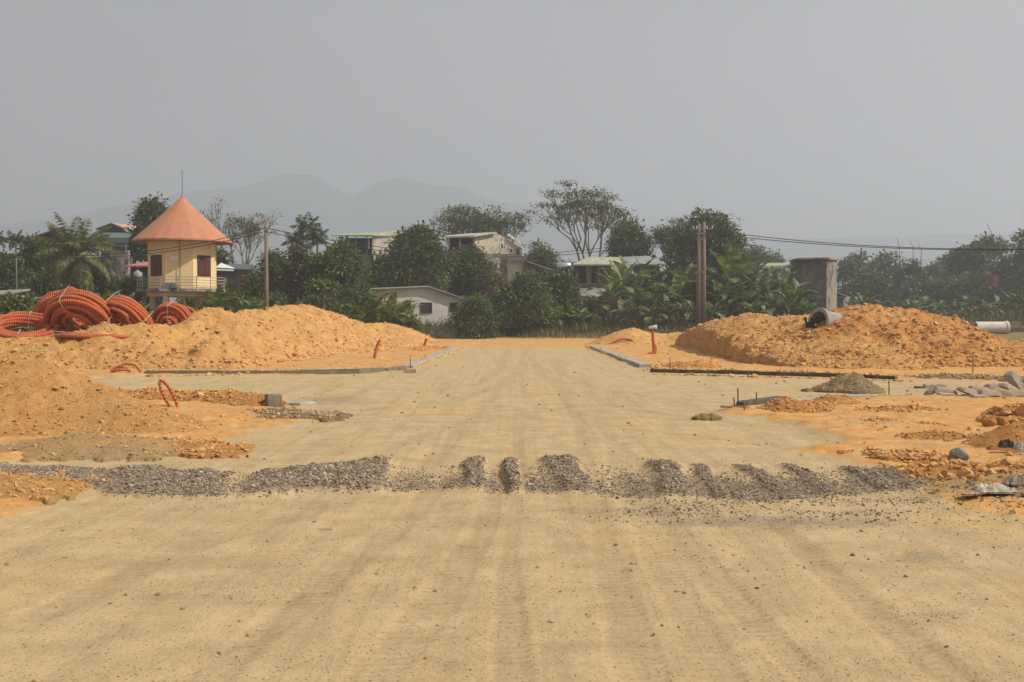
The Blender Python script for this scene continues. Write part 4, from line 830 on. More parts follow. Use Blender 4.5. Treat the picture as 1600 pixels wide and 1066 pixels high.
mb = MB(); mb.add(V, [(i * n + j, i * n + (j + 1) % n, (i + 1) * n + (j + 1) % n, (i + 1) * n + j) for i in range(len(pr) - 1) for j in range(n)]); mb.F3.append(np.array([(len(V) - 1, (j + 1) % n, j) for j in range(n)]))
rf = mb.build('roof', M['roofor'], T)
MB().tube([(0, 0, zz(310)), (0, 0, zz(267))], .02, 6).build('lightning_rod', M['darksteel'], rf)
MB().lathe([(.12, 0), (.10, .1), (.03, .16)], 10, (0, 0, zz(309.5))).build('finial', M['roofor'], rf)
octa(MB(), 3.15, zz(457), zz(452.5)).build('balcony_slab', M['mould'], T)
octa(MB(), 2.5, zz(464), zz(457) - .003).build('ring_beam', M['yellow'], T)
for a in OCT[::1]:
    x, y = 2.28 * math.cos(a), 2.28 * math.sin(a)
    if OCT.index(a) % 2 == 0: MB().box(x - .16, x + .16, y - .16, y + .16, -.4, zz(464) - .003).build('column', M['yellow'], T)
MB().tube([(.45, -1.2, -.4), (.45, -1.2, zz(464))], .1, 8).build('drain_pipe', M['whiteframe'], T)
rl = MB(); rr = 3.05
for z_ in np.linspace(zz(448), zz(435), 4): rl.tube([(rr * math.cos(a), rr * math.sin(a), z_) for a in OCT + OCT[:1]], .022, 5, up=(0, 0, 1))
for i in range(8):
    for f_ in (0, .5):
        a, b = OCT[i], OCT[(i + 1) % 8]; x = rr * (math.cos(a) * (1 - f_) + math.cos(b) * f_); y = rr * (math.sin(a) * (1 - f_) + math.sin(b) * f_); rl.tube([(x, y, zz(452.5)), (x, y, zz(434))], .03, 5)
rl.build('railing', M['rail'], T)
def onface(parent, ang, u0, u1, z0, z1, name, mat, out=.03, apo=RW * math.cos(R(22.5)), base=-.02):
    a = R(-90 + ang); nx, ny = math.cos(a), math.sin(a); tx, ty = -ny, nx; V = []
    for z_ in (z0, z1):
        for o_ in (base, out):
            for u in (u0, u1): V.append(((apo + o_) * nx + tx * u, (apo + o_) * ny + ty * u, z_))
    return MB().add(V, [(0, 1, 3, 2), (4, 6, 7, 5), (2, 3, 7, 6), (0, 4, 5, 1), (0, 2, 6, 4), (1, 5, 7, 3)]).build(name, M[mat], parent)
for ang in (-34, 56, 146, -124):
    u = .52; fr = onface(T, ang, -u - .05, u + .05, zz(432) - .05, zz(402) + .05, 'window', 'redwood', .03)
    if ang in (56,): onface(fr, ang, -.38, -.02, zz(410), zz(403), 'pane', 'dark', .035, base=.02)
    for s_ in (-1, 1): onface(fr, ang, min(s_ * .03, s_ * .48), max(s_ * .03, s_ * .48), zz(431), zz(402.5) if not (ang == 56 and s_ < 0) else zz(411), 'shutter', 'redwood', .06, base=.02)
onface(T, 11, -.62, -.05, zz(409), zz(403), 'plaque', 'whiteframe', .03)
x0 = (297 - 286) * k; MB().tube([(x0, -RW + .12, zz(456)), (x0, -RW + .12, zz(380))], .022, 5).build('down_conductor', M['darksteel'], T)
mb = MB(); V, Fq = pillow(12, 8, 1.1, .5, .38, 4); o = mb.add(V, Fq).build('bundle', M['greywall']); o.location = (S[0] - .02, S[1] - 2.75, S[2] + zz(452.5) + .03); tag(o, 'grey bundle lying on the tower balcony', 'bundle')

def roofslab(parent, pts, th, mat, name='roof'): return MB().prism(pts, th).build(name, M[mat], parent)
# --- house E : green sheet roof over dark veranda, cream side wall
def bld(name, label, px, Y, rz=0): s_ = spot(px, Y); return thing(name, label, 'house', s_, R(rz)), s_, (lambda y: (HOR - y) * Y / F + CH - s_[2]), Y / F
T, s_, Z, k = bld('house', 'house with a green sheet roof over an open top floor behind the green trees', 572, 115, 0)
a, b, c = (528 - 572) * k, (582 - 572) * k, (632 - 572) * k
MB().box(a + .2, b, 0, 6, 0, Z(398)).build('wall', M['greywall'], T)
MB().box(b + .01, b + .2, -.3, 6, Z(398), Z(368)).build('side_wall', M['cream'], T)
mb = MB(); V = [(b + .2, -.3, Z(520)), (c, 2.2, Z(520)), (c, 2.2, Z(367)), ((615 - 572) * k, .9, Z(359.5)), (b + .2, -.3, Z(366))]; mb.prism(V, .2, (-.4, .9, 0)); mb.build('gable_wall', M['cream'], T)
MB().box(a + .4, b, 2.2, 2.4, Z(398) + .01, Z(370)).build('back_wall', M['dark'], T)  # wall blackened to carry the shade under the roof
for x in (a + .5, a + 1.9, b - .6): MB().tube([(x, .15, Z(398)), (x, .15, Z(370))], .07, 6).build('post', M['steel'], T)
roofslab(T, [(a - .6, -.7, Z(368.5)), (b + .1, -.7, Z(368)), (c + .3, 1.9, Z(367)), ((616 - 572) * k, 4.2, Z(357.5)), (a + .4, 4.4, Z(360))], .12, 'rooflime')
MB().tube([(b - .7, -.1, Z(372)), (b - .35, -.1, Z(374)), (b - .35, -.1, Z(389))], .07, 6).build('drain_pipe', M['whiteframe'], T)
# --- house F : low white gable
T, s_, Z, k = bld('house', 'low whitewashed gable house with small barred windows behind the shrubs', 668, 87, 13)
xl, xp, xr = (585 - 668) * k, (668 - 668) * k, (726 - 668) * k
MB().prism([(xl, 0, -.3), (xr, 0, -.3), (xr, 0, Z(468)), (xp, 0, Z(449)), (xl, 0, Z(453))], .25, (0, 1, 0)).build('front_wall', M['white'], T)
MB().box(xr - .22, xr - .002, .255, 7, -.3, Z(469)).build('side_wall', M['white'], T)
roofslab(T, [(xl - .3, -.35, Z(451)), (xp, -.35, Z(446.8)), (xp, 7.2, Z(446.8)), (xl - .3, 7.2, Z(451))], .1, 'roofpale')
roofslab(T, [(xp + .002, -.35, Z(446.8)), (xr + .4, -.35, Z(468.5)), (xr + .4, 7.2, Z(468.5)), (xp + .002, 7.2, Z(446.8))], .1, 'roofgrey')
window(T, (658 - 668) * k, (674 - 668) * k, Z(488), Z(474), 0, 'darksteel', bars=2); window(T, (704 - 668) * k, (714 - 668) * k, Z(486), Z(474), 0, 'darksteel', bars=1); window(T, (628 - 668) * k, (640 - 668) * k, Z(488), Z(476), 0, 'darksteel', bars=1)
# --- house G : tall cream house
T, s_, Z, k = bld('house', 'tall stained cream house with a pale sloping roof and a lower annex', 742, 108, 0)
xa, xb, xc = (700 - 742) * k, (742 - 742) * k, (816 - 742) * k
yb = 3.2
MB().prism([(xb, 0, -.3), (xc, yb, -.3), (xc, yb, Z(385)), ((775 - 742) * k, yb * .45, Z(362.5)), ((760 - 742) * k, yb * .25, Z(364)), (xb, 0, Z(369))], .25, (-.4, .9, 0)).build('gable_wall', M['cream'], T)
MB().box(xa, xb - .03, 1.6, 1.8, -.3, Z(370)).build('back_wall', M['dark'], T)  # porch shade painted into this wall's colour
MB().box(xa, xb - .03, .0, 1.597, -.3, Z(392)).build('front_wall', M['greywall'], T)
for x in (xa + .1, xa + 1.2, xb - .12): MB().tube([(x, .1, Z(392)), (x, .1, Z(371))], .07, 6).build('post', M['cream'], T)
roofslab(T, [(xa - .5, -.5, Z(370)), (xb, -.5, Z(369)), ((776 - 742) * k, 1.1, Z(361.5)), ((720 - 742) * k, 4, Z(361)), (xa, 4, Z(363))], .14, 'roofpale')
roofslab(T, [((793 - 742) * k, 1.9, Z(366)), (xc + .35, yb - .3, Z(383)), (xc + .35, yb - .1, Z(379)), ((795 - 742) * k, 2.2, Z(363))], .1, 'roofpale', 'roof_edge')
dx_, dy_ = xc - xb, yb; ll = math.hypot(dx_, dy_); ux, uy = dx_ / ll, dy_ / ll
def onwall(parent, t0_, t1_, z0, z1, name, mat, out=.04, base=-.02):
    nx, ny = uy, -ux; V = [(xb + ux * t + nx * o_, uy * t + ny * o_, z_) for z_ in (z0, z1) for o_ in (base, out) for t in (t0_, t1_)]
    return MB().add(V, [(0, 1, 3, 2), (4, 6, 7, 5), (2, 3, 7, 6), (0, 4, 5, 1), (0, 2, 6, 4), (1, 5, 7, 3)]).build(name, M[mat], parent)
for p0, y0, y1, m_ in ((783.5, 389, 377, 'whiteframe'), (798, 395, 385, 'whiteframe'), (809, 396, 386, 'wood')):
    tt = (p0 - 742) * k * ll / dx_; f_ = onwall(T, tt - .2, tt + .2, Z(y0), Z(y1), 'window', m_, .05); onwall(f_, tt - .1, tt + .1, Z(y0 - 2), Z(y1 + 2), 'pane', 'pane', .07, .03)
onwall(T, .3, ll - .1, Z(399), Z(397.5), 'ledge', 'mould', .06)
# annex
MB().box((781 - 742) * k, (792 - 742) * k, .5, .75, -.3, Z(398)).build('annex_wall', M['mould'], T)
MB().box((792 - 742) * k + .002, (816 - 742) * k, -.2, .9, -.3, Z(408)).build('annex_front', M['cream'], T)
roofslab(T, [((790 - 742) * k, -.6, Z(404)), ((820 - 742) * k, -.6, Z(405.5)), ((820 - 742) * k, 1.2, Z(404)), ((790 - 742) * k, 1.2, Z(403))], .16, 'mould', 'annex_slab')
MB().box((816 - 742) * k + .002, (838 - 742) * k, .2, 1.2, -.3, Z(414)).build('brick_wall', M['brick'], T)
roofslab(T, [((823 - 742) * k, -.4, Z(408)), ((862 - 742) * k, -.4, Z(421.5)), ((862 - 742) * k, 2.2, Z(419)), ((823 - 742) * k, 2.2, Z(406))], .1, 'roofpale', 'lean_to_roof')
window(T, (806.5 - 742) * k, (811 - 742) * k, Z(436), Z(426), -.2, 'redwood', bars=0)
# --- house H
T, s_, Z, k = bld('house', 'house with a shallow pale roof and a shaded veranda left of the banana thicket', 940, 100, 0)
xa, xb, xc = (898 - 940) * k, (933 - 940) * k, (1030 - 940) * k
MB().box(xa, xb, 1.5, 1.7, -.3, Z(414)).build('back_wall', M['dark'], T)  # veranda shade held in the black wall colour
MB().box(xa, xb, .0, .25, -.3, Z(444)).build('parapet', M['greywall'], T)
MB().box(xa + .01, xb - .01, -.01, 1.497, Z(444), Z(443.3)).build('floor_edge', M['concrete'], T)
for p0 in (901, 918, 922): MB().box((p0 - 940) * k - .12, (p0 - 940) * k + .12, .02, .24, Z(443.3) + .002, Z(414)).build('column', M['mould'], T)
MB().box(xb + .002, xc, -.15, 6, -.3, Z(414)).build('wall', M['greywall'], T)
for p0, p1 in ((936, 943), (947, 957), (962, 972)): window(T, (p0 - 940) * k, (p1 - 940) * k, Z(437), Z(420), -.15, 'steel', bars=1)
roofslab(T, [((895 - 940) * k, -.8, Z(413.5)), ((976 - 940) * k, -.8, Z(413.5)), ((968 - 940) * k, 3.2, Z(399)), ((922 - 940) * k, 3.2, Z(399))], .12, 'roofpale')
roofslab(T, [((976 - 940) * k + .003, -.8, Z(413.5)), ((1040 - 940) * k, -.8, Z(413.5)), ((1020 - 940) * k, 3.2, Z(397)), ((968 - 940) * k + .003, 3.2, Z(399))], .12, 'roofgrey', 'rear_roof')
lo_ = roofslab(T, [((900 - 940) * k, -1.6, Z(462)), ((945 - 940) * k, -1.6, Z(466)), ((945 - 940) * k, -.2, Z(450)), ((900 - 940) * k, -.2, Z(450))], .1, 'roofgrey', 'porch_roof')
roofslab(lo_, [((907 - 940) * k, -1.62, Z(468)), ((912 - 940) * k, -1.62, Z(469.5)), ((936 - 940) * k, -.3, Z(451)), ((928 - 940) * k, -.3, Z(450))], .05, 'roofyellow', 'ridge_cap')
# tank
p = P(881, 424, 104); T = thing('water_tank', 'shiny steel water tank on a stand left of the pale roofed house', 'water tank', (p[0], p[1], terrain0(np.array(p[0]), np.array(104.)))); zc = p[2] - T.location.z
mb = MB(); n = 16; V = np.array([[(x, r_ * math.cos(a), zc + .45 + r_ * math.sin(a)) for a in np.arange(n) * 2 * math.pi / n] for x, r_ in ((-.7, .02), (-.68, .35), (-.55, .48), (0, .5), (.55, .48), (.68, .35), (.7, .02))]).reshape(-1, 3)
mb.add(V, [(i * n + j, i * n + (j + 1) % n, (i + 1) * n + (j + 1) % n, (i + 1) * n + j) for i in range(6) for j in range(n)]).build('drum', M['tank'], T, True)
for x in (-.5, .5): MB().box(x - .06, x + .06, -.4, .4, -.3, zc + .05).build('leg', M['steel'], T)
# --- left green roofed house B
T, s_, Z, k = bld('house', 'large house with dark green gable and open steel framed roof behind the coconut palm', 130, 100, 0)
X = lambda p_: (p_ - 130) * k
MB().prism([(X(62), 0, -.3), (X(112), 0, -.3), (X(112), 0, Z(375)), (X(101), 0, Z(358)), (X(62), 0, Z(370))], .3, (0, 1, 0)).build('gable_wall', M['roofdark'], T)
roofslab(T, [(X(56), -.5, Z(370)), (X(101), -.5, Z(356)), (X(101), 5, Z(356)), (X(56), 5, Z(368))], .12, 'roofteal')
roofslab(T, [(X(101) + .003, -.5, Z(356)), (X(118), -.5, Z(373)), (X(118), 5, Z(373)), (X(101) + .003, 5, Z(356))], .12, 'roofgreen')
roofslab(T, [(X(116), -1, Z(373)), (X(207), -1, Z(373)), (X(192), 3, Z(360)), (X(130), 3, Z(360))], .1, 'roofgreen', 'canopy_roof')
MB().box(X(116), X(207), -1.02, -.95, Z(381), Z(373) - .11).build('fascia', M['roofgreen'], T)
for p0 in (124, 146, 160, 180, 203): MB().tube([(X(p0), -.9, Z(402)), (X(p0), -.9, Z(381))], .05, 6).build('post', M['steel'], T)
MB().box(X(112) + .01, X(206), 0, .3, -.3, Z(403)).build('wall', M['greywall'], T)
MB().box(X(176), X(204), -.6, -.01, -.3, Z(392)).build('rough_wall', M['mould'], T)
MB().box(X(120), X(206), -.75, -.68, Z(386), Z(384)).build('beam', M['steel'], T)
window(T, X(66), X(76), Z(425), Z(408), 0, 'whiteframe')
# gable behind
T, s_, Z, k = bld('house', 'house roof with tan tiles and dark gable behind the green roofed house', 190, 125, 0); X = lambda p_: (p_ - 190) * k
MB().prism([(X(158), 0, -.3), (X(212), 0, -.3), (X(212), 0, Z(370)), (X(178), 0, Z(351)), (X(158), 0, Z(358))], .3, (0, 1, 0)).build('gable_wall', M['roofdark'], T)
roofslab(T, [(X(178), -.5, Z(349)), (X(218), -.5, Z(365)), (X(216), 5, Z(351)), (X(186), 5, Z(348))], .12, 'rooftan')
roofslab(T, [(X(153), -.5, Z(358)), (X(178) - .003, -.5, Z(349)), (X(178) - .003, 5, Z(349)), (X(153), 5, Z(358))], .12, 'roofteal', 'rear_roof')
# red annex + tank left of tower
T, s_, Z, k = bld('shed', 'low shed with a red sheet roof left of the tower', 222, 84, 0); T['category'] = 'shed'; X = lambda p_: (p_ - 222) * k
roofslab(T, [(X(200), -.8, Z(416)), (X(236), -.8, Z(416)), (X(236), 2, Z(407)), (X(216), 2, Z(407))], .1, 'roofred')
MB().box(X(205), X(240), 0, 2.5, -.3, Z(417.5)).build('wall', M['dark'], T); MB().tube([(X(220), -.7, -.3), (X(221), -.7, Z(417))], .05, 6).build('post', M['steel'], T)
p = P(215, 432, 80); T = thing('water_tank', 'small grey plastic water tank beside the red roofed shed', 'water tank', (p[0], 80, terrain0(np.array(p[0]), np.array(80.)))); zc = p[2] - T.location.z
MB().lathe([(.01, .45), (.12, .43), (.16, .36), (.34, .28), (.34, -.3), (.3, -.34), (.01, -.34)], 14, (0, 0, zc)).build('drum', M['water'], T, True); MB().box(-.3, .3, -.3, .3, -.3, zc - .345).build('stand', M['mould'], T)
# D brick house right of the tower
T, s_, Z, k = bld('house', 'small brick house with a grey green roof right of the tower', 372, 92, 0); X = lambda p_: (p_ - 372) * k
MB().box(X(340), X(372), 0, 3, -.3, Z(422)).build('wall', M['greywall'], T); MB().box(X(372) + .002, X(392), -.1, 3, -.3, Z(421)).build('brick_wall', M['brick'], T); MB().box(X(392) + .002, X(412), .5, 3, -.3, Z(424)).build('rear_wall', M['white'], T)
roofslab(T, [(X(336), -.6, Z(422)), (X(368), -.6, Z(423)), (X(368), -.1, Z(419)), (X(336), 2, Z(409))], .08, 'whiteframe', 'awning')
roofslab(T, [(X(338), -.5, Z(420)), (X(398), -.5, Z(421)), (X(384), 3, Z(411)), (X(345), 3, Z(409))], .1, 'roofteal')
# sheds at far left
T, s_, Z, k = bld('shed', 'grey sheet roofed shed at the left edge above the conduit coils', 8, 70, 0); T['category'] = 'shed'; X = lambda p_: (p_ - 8) * k
roofslab(T, [(X(-30), -1, Z(463)), (X(29), -1, Z(458)), (X(25), 2.2, Z(450)), (X(-30), 2.2, Z(453))], .1, 'roofgrey'); MB().box(X(-28), X(24), 0, 2, -.3, Z(461)).build('wall', M['mould'], T)
T, s_, Z, k = bld('shed', 'low shed with dusty brown roof under the coconut palm', 62, 72, 0); T['category'] = 'shed'; X = lambda p_: (p_ - 62) * k
roofslab(T, [(X(28), -1, Z(470)), (X(92), -1, Z(464)), (X(97), 2, Z(458.5)), (X(45), 2, Z(463))], .1, 'rooftan'); MB().box(X(34), X(90), 0, 2, -.3, Z(471)).build('wall', M['greywall'], T)
# --- right block I
T, s_, Z, k = bld('concrete_block_house', 'tall mouldy concrete block with a flat slab roof right of the bananas', 1285, 98, 0); X = lambda p_: (p_ - 1290) * k
c0 = X(1290) ; T.location.x = spot(1290, 98)[0]
MB().box(X(1256), X(1289), 0.6, 5, -.3, Z(405)).build('shaded_wall', M['greywall'], T)  # darker render puts the shade of this side into its colour
MB().prism([(X(1290), -.25, -.3), (X(1312), .9, -.3), (X(1312), .9, Z(404.5)), (X(1290), -.25, Z(404))], .5, (-.4, .9, 0)).build('lit_wall', M['mould'], T)  # paler plaster puts the sunlight on this face into its colour
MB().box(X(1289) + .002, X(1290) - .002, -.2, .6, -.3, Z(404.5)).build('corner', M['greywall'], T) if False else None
MB().prism([(X(1290) - .01, -.24, -.3), (X(1290) - .01, -.24, Z(405)), (X(1266), .58, Z(405)), (X(1266), .58, -.3)], .2, (.3, .9, 0)).build('side_wall', M['greywall'], T)  # same dark render, shade in the colour
roofslab(T, [(X(1246), -.2, Z(403.5)), (X(1290), -.6, Z(403)), (X(1313), .8, Z(404)), (X(1308), 4, Z(403)), (X(1250), 4, Z(403))], .16, 'mould', 'roof_slab')
MB().box(X(1268), X(1284), .35, .42, Z(452), Z(424)).build('opening', M['dark'], T) if False else None
T, s_, Z, k = bld('canopy', 'pale green sheet canopy left of the tall concrete block', 1220, 102, 0); T['category'] = 'canopy'; X = lambda p_: (p_ - 1220) * k
roofslab(T, [(X(1182), -1, Z(416)), (X(1252), -1, Z(416)), (X(1254), 2.4, Z(409)), (X(1200), 2.4, Z(409))], .14, 'rooflime')
MB().box(X(1182), X(1252), -1.04, -.98, Z(420), Z(416.5)).build('fascia', M['roofpale'], T)
for p0 in (1192, 1222, 1248): MB().tube([(X(p0), -.7, -.3), (X(p0), -.7, Z(419))], .07, 6).build('post', M['steel'], T)
T, s_, Z, k = bld('shed', 'small white fronted shed right of the tall concrete block', 1322, 110, 0); T['category'] = 'shed'; X = lambda p_: (p_ - 1322) * k
MB().box(X(1300), X(1318), 0, 3, -.3, Z(466)).build('wall', M['greywall'], T); MB().box(X(1318) + .003, X(1342), .4, 3, -.3, Z(464)).build('white_wall', M['white'], T)
roofslab(T, [(X(1300), -.4, Z(455)), (X(1324), -.4, Z(463)), (X(1324), 3.2, Z(462)), (X(1300), 3.2, Z(454))], .08, 'roofpale')
# red board among the far trees
p = P(1550, 440, 128); T = thing('red_board', 'dark red board with a pointed left end in front of the far right trees', 'sign', (p[0], p[1], terrain0(np.array(p[0]), np.array(128.)))); zc = p[2] - T.location.z; k = 128 / F
MB().prism([(-12 * k, 0, zc - 1 * k), (-7 * k, 0, zc - 8 * k), (1 * k, 0, zc - 8 * k), (1 * k, 0, zc + 9 * k), (-7 * k, 0, zc + 8 * k)], .1, (0, 1, 0)).build('left_panel', M['redboard'], T)
MB().prism([(2 * k, .05, zc - 9 * k), (12 * k, .3, zc - 8 * k), (12 * k, .3, zc + 9 * k), (2 * k, .05, zc + 9 * k)], .1, (0, 1, 0)).build('right_panel', M['redboard'], T)
for x in (-5, 8): MB().tube([(x * k, .25, -.3), (x * k, .25, zc)], .08, 6).build('post', M['darksteel'], T)

# ------------------------------------------------------------------ vegetation
def leaf_quads(c, d, nrm, ln, wd, fold=.0):
    """c centres, d directions, nrm normals, arrays (n,3); returns kite shaped leaves of 4 vertices"""
    s_ = np.cross(d, nrm); s_ /= np.linalg.norm(s_, axis=1)[:, None] + 1e-9
    l = np.asarray(ln)[:, None]; w_ = np.asarray(wd)[:, None]
    V = np.stack([c, c + d * l * .45 + s_ * w_ * .5, c + d * l - nrm * l * .15, c + d * l * .45 - s_ * w_ * .5], 1)
    return V.reshape(-1, 3), np.arange(len(c) * 4).reshape(-1, 4)
def unit(v): return v / (np.linalg.norm(v, axis=-1, keepdims=True) + 1e-9)
def crown(rs, blobs, n, ls, cl=10, spread=.35, droop=.25, fill=.35, gap=.0, flatk=1.0):
    """blobs (x,y,z,rx,ry,rz); leaves in clusters near the blob surfaces"""
    B = np.array(blobs, float); wgt = (B[:, 3] * B[:, 5]) ; wgt /= wgt.sum(); nc = n // cl
    bi = rs.choice(len(B), nc, p=wgt); d = unit(rs.normal(size=(nc, 3))); d[:, 2] = np.where(d[:, 2] < -.5, -d[:, 2], d[:, 2])
    rad = np.where(rs.rand(nc) < fill, rs.uniform(.35, .85, nc), rs.uniform(.85, 1.06, nc))
    lump = 1 + .28 * fbm(d[:, 0] * 2.3 + B[bi, 0], d[:, 2] * 2.3 + B[bi, 2] + d[:, 1], 3, 7)
    c = B[bi, :3] + d * B[bi, 3:] * (rad * lump)[:, None]
    if gap:
        g = fbm(c[:, 0] * 1.1 + 9, c[:, 2] * 1.1 + c[:, 1] * .7, 3, 13); k_ = g > -gap * .2; c, d = c[k_], d[k_]; nc = len(c)
    cc_ = np.repeat(c, cl, 0); dd = np.repeat(d, cl, 0); m = len(cc_)
    off = rs.normal(size=(m, 3)) * spread * np.array([1, 1, .6 * flatk]); pos = cc_ + off
    dr = unit(dd * .9 + off * 1.2 + rs.normal(size=(m, 3)) * .55 - np.array([0, 0, droop])); nr = unit(dd + np.array([0, 0, .9]) + rs.normal(size=(m, 3)) * .45)
    l = ls * rs.uniform(.65, 1.35, m); return leaf_quads(pos, dr, nr, l, l * rs.uniform(.42, .62, m))
def blobset(rs, w_, h, n, z0=0.0):
    """an uneven crown w wide, h high, bottom at z0"""
    out = [(0, 0, z0 + h * .48, w_ * .36, w_ * .3, h * .42)]
    for i in range(n):
        a = rs.uniform(0, 2 * math.pi); t = rs.rand(); zc = z0 + h * (.10 + .76 * t); env = math.sqrt(max(.1, 1 - (max(0, t - .4) / .72) ** 2)); r_ = w_ * rs.uniform(.13, .22)
        e = (w_ * .52 * env - r_ * .8) * math.sqrt(rs.uniform(.4, 1)); out.append((e * math.cos(a), e * math.sin(a) * .8, min(zc, z0 + h - r_ * .75), r_, r_, r_ * rs.uniform(.65, .95)))
    out.append((rs.uniform(-.08, .08) * w_, 0, z0 + h * .84, w_ * .17, w_ * .17, h * .16)); return out
def tree(label, px, ytop, wpx, Y, leaf, seed, n=8000, ls=.26, z0=.12, name='broadleaf_tree', cat='tree', group='trees and bushes around the houses', gap=0, bark='bark', nb=11, cl=10, spread=None, fill=.35, ybot=None):
    rs = np.random.RandomState(seed); s_ = spot(px, Y); H = P(px, ytop, Y)[2] - s_[2]; W = wpx * Y / F
    zb = H * z0 if ybot is None else max(.1, P(px, ybot, Y)[2] - s_[2])
    T = thing(name, label, cat, s_, 0, group); bl = blobset(rs, W, H - zb, nb, zb)
    V, Fq = crown(rs, bl, int(n * 1.35), ls * 1.3, cl, spread or ls * 1.5, gap=gap, fill=fill); MB().add(V, Fq).build('crown', LM[leaf], T)
    mb = MB(); r0 = max(.06, .022 * H); fork = np.array([0, 0, max(.3, zb * .9)])
    mb.tube([(0, 0, -.4), (rs.uniform(-.1, .1), 0, fork[2] * .5), fork], [r0 * 1.3, r0, r0 * .85], 8)
    for b in bl[:8]:
        e = np.array(b[:3]); m_ = (fork + e) / 2 + rs.normal(size=3) * .15 * W / 5; mb.tube([fork, m_, e, e + (e - m_) * .5], [r0 * .6, r0 * .4, r0 * .2, .015], 6)
    mb.build('trunk', M[bark], T, True); return T
def airy(label, px, ytop, wpx, Y, leaf, seed, ybase=None, tuft=14, ls=.28, levels=4, lean=0, name='sparse_tree', bark='palebark', keep=1.0, split=3, fan=.62, trunkf=.3, tr=.4):
    """open vase shaped tree: forking limbs with umbrella tufts at the twig ends"""
    rs = np.random.RandomState(seed); s_ = spot(px, Y); H = P(px, ytop, Y)[2] - s_[2]; W = wpx * Y / F
    T = thing(name, label, 'tree', s_, 0, 'trees and bushes around the houses'); segs = []; tips = []
    def grow(p, d, l, r, lv):
        m_ = p + d * l * .5 + rs.normal(size=3) * l * .05; e = p + d * l + rs.normal(size=3) * l * .06; segs.append((p, m_, e, r))
        if lv == 0: tips.append(e); return
        if lv <= 1: tips.append(e)
        a0 = rs.uniform(0, 2 * math.pi); k = split + (rs.rand() < .35)
        u = np.cross(d, [0, 0, 1.0]); u = unit(u) if np.linalg.norm(u) > .05 else np.array([1.0, 0, 0]); v = np.cross(d, u)
        for i in range(k):
            a = a0 + 2 * math.pi * (i + rs.uniform(-.2, .2)) / k; an = fan * rs.uniform(.6, 1.15)
            nd = unit(d * math.cos(an) + (u * math.cos(a) + v * math.sin(a)) * math.sin(an) + np.array([0, 0, .16])); grow(e, nd, l * rs.uniform(.62, .88), r * .62, lv - 1)
    grow(np.array([0, 0, -.3]), unit(np.array([lean, 0, 1.0])), H * trunkf, .026 * H * .6, levels)
    A = np.array([q for s3 in segs for q in s3[:3]] + tips); sx = W / (np.percentile(A[:, 0], 98) - np.percentile(A[:, 0], 2)); sz = (H - .3) / np.percentile(A[:, 2], 99.5); S3 = np.array([sx, sx, sz]); cx = np.median(A[:, 0]) * .0
    mb = MB()
    for a, b, c, r in segs: mb.tube([a * S3, b * S3, c * S3], [r, r * .82, r * .62], 5, cap=False)
    mb.build('trunk', M[bark], T, True)
    tp = np.array(tips) * S3; tp = tp[rs.rand(len(tp)) < keep]; m = len(tp) * tuft; c = np.repeat(tp, tuft, 0); off = rs.normal(size=(m, 3)) * np.array([tr, tr, tr * .35]); dr = unit(off * np.array([1, 1, .3]) + rs.normal(size=(m, 3)) * .2 - [0, 0, .15])
    nr = unit(np.array([0, 0, 1.0]) + rs.normal(size=(m, 3)) * .35); l = ls * rs.uniform(.6, 1.3, m); V, Fq = leaf_quads(c + off, dr, nr, l, l * .5); MB().add(V, Fq).build('crown', LM[leaf], T); return T
# dense trees ------------------------------------------------
tree('dark tree rising behind the left side of the orange cone roof', 243, 314, 78, 104, 'dark', 101, 8000, .3, z0=.35)
tree('dark tree behind the right side of the orange cone roof', 338, 392, 50, 100, 'dark', 102, 4000, .28)
tree('dark tree at the left edge beside the thin areca palm', 12, 402, 60, 88, 'dark', 103, 5000, .26)
tree('dark tree between the areca palm and the green gable', 55, 372, 50, 92, 'dark', 104, 5000, .26)
tree('dark bushy tree under the coconut palm crown', 85, 420, 70, 84, 'dark', 105, 5000, .24)
tree('dark shrub right of the coconut palm trunk', 160, 432, 60, 80, 'dark', 106, 4500, .22, z0=.02)
tree('dark green shrub under the red roofed shed', 210, 438, 60, 77, 'mid', 107, 4500, .22, z0=.02)
tree('green hedge like bush at the left edge behind the flat coil', 30, 466, 80, 62, 'mid', 108, 4500, .16, z0=0, name='bush', cat='bush')
tree('shrub under the tower between its columns', 300, 464, 60, 82, 'dark', 109, 3500, .2, z0=0, name='bush', cat='bush')
tree('dark bush left of the single utility pole', 398, 430, 40, 86, 'dark', 110, 3000, .2, z0=0, name='bush', cat='bush')
tree('dark spreading tree right of the single utility pole', 432, 396, 62, 90, 'dark', 111, 6000, .24, z0=.03)
tree('tree with browning foliage below the areca palms', 470, 388, 70, 86, 'brown', 112, 6500, .22, z0=.03, gap=.2)
tree('bright olive green dense tree in front of the green roofed house', 530, 380, 104, 83, 'light', 113, 12000, .22, z0=.05, nb=15)
tree('wide dark green tree left of the tall cream house', 652, 357, 104, 94, 'dark', 114, 15000, .26, z0=.12, nb=17)
tree('dark tree between the wide dark tree and the olive green tree', 600, 400, 52, 92, 'dark', 115, 5000, .24, z0=.05)
tree('dark green tree covering the foot of the tall cream house', 732, 388, 86, 98, 'dark', 116, 11000, .25, z0=.05, nb=14)
tree('dark shrubby tree below the tall cream house wall', 762, 432, 60, 96, 'dark', 117, 4500, .22, z0=0)
tree('round green tree behind the lean-to roof of the cream house', 845, 382, 60, 118, 'mid', 118, 5000, .28, z0=.1)
tree('mid green shrubby tree left of the low porch roof', 822, 428, 92, 84, 'mid', 119, 10000, .22, z0=0, nb=13)
tree('dark bush left of the pale roofed house', 872, 428, 60, 88, 'dark', 120, 5000, .22, z0=0)
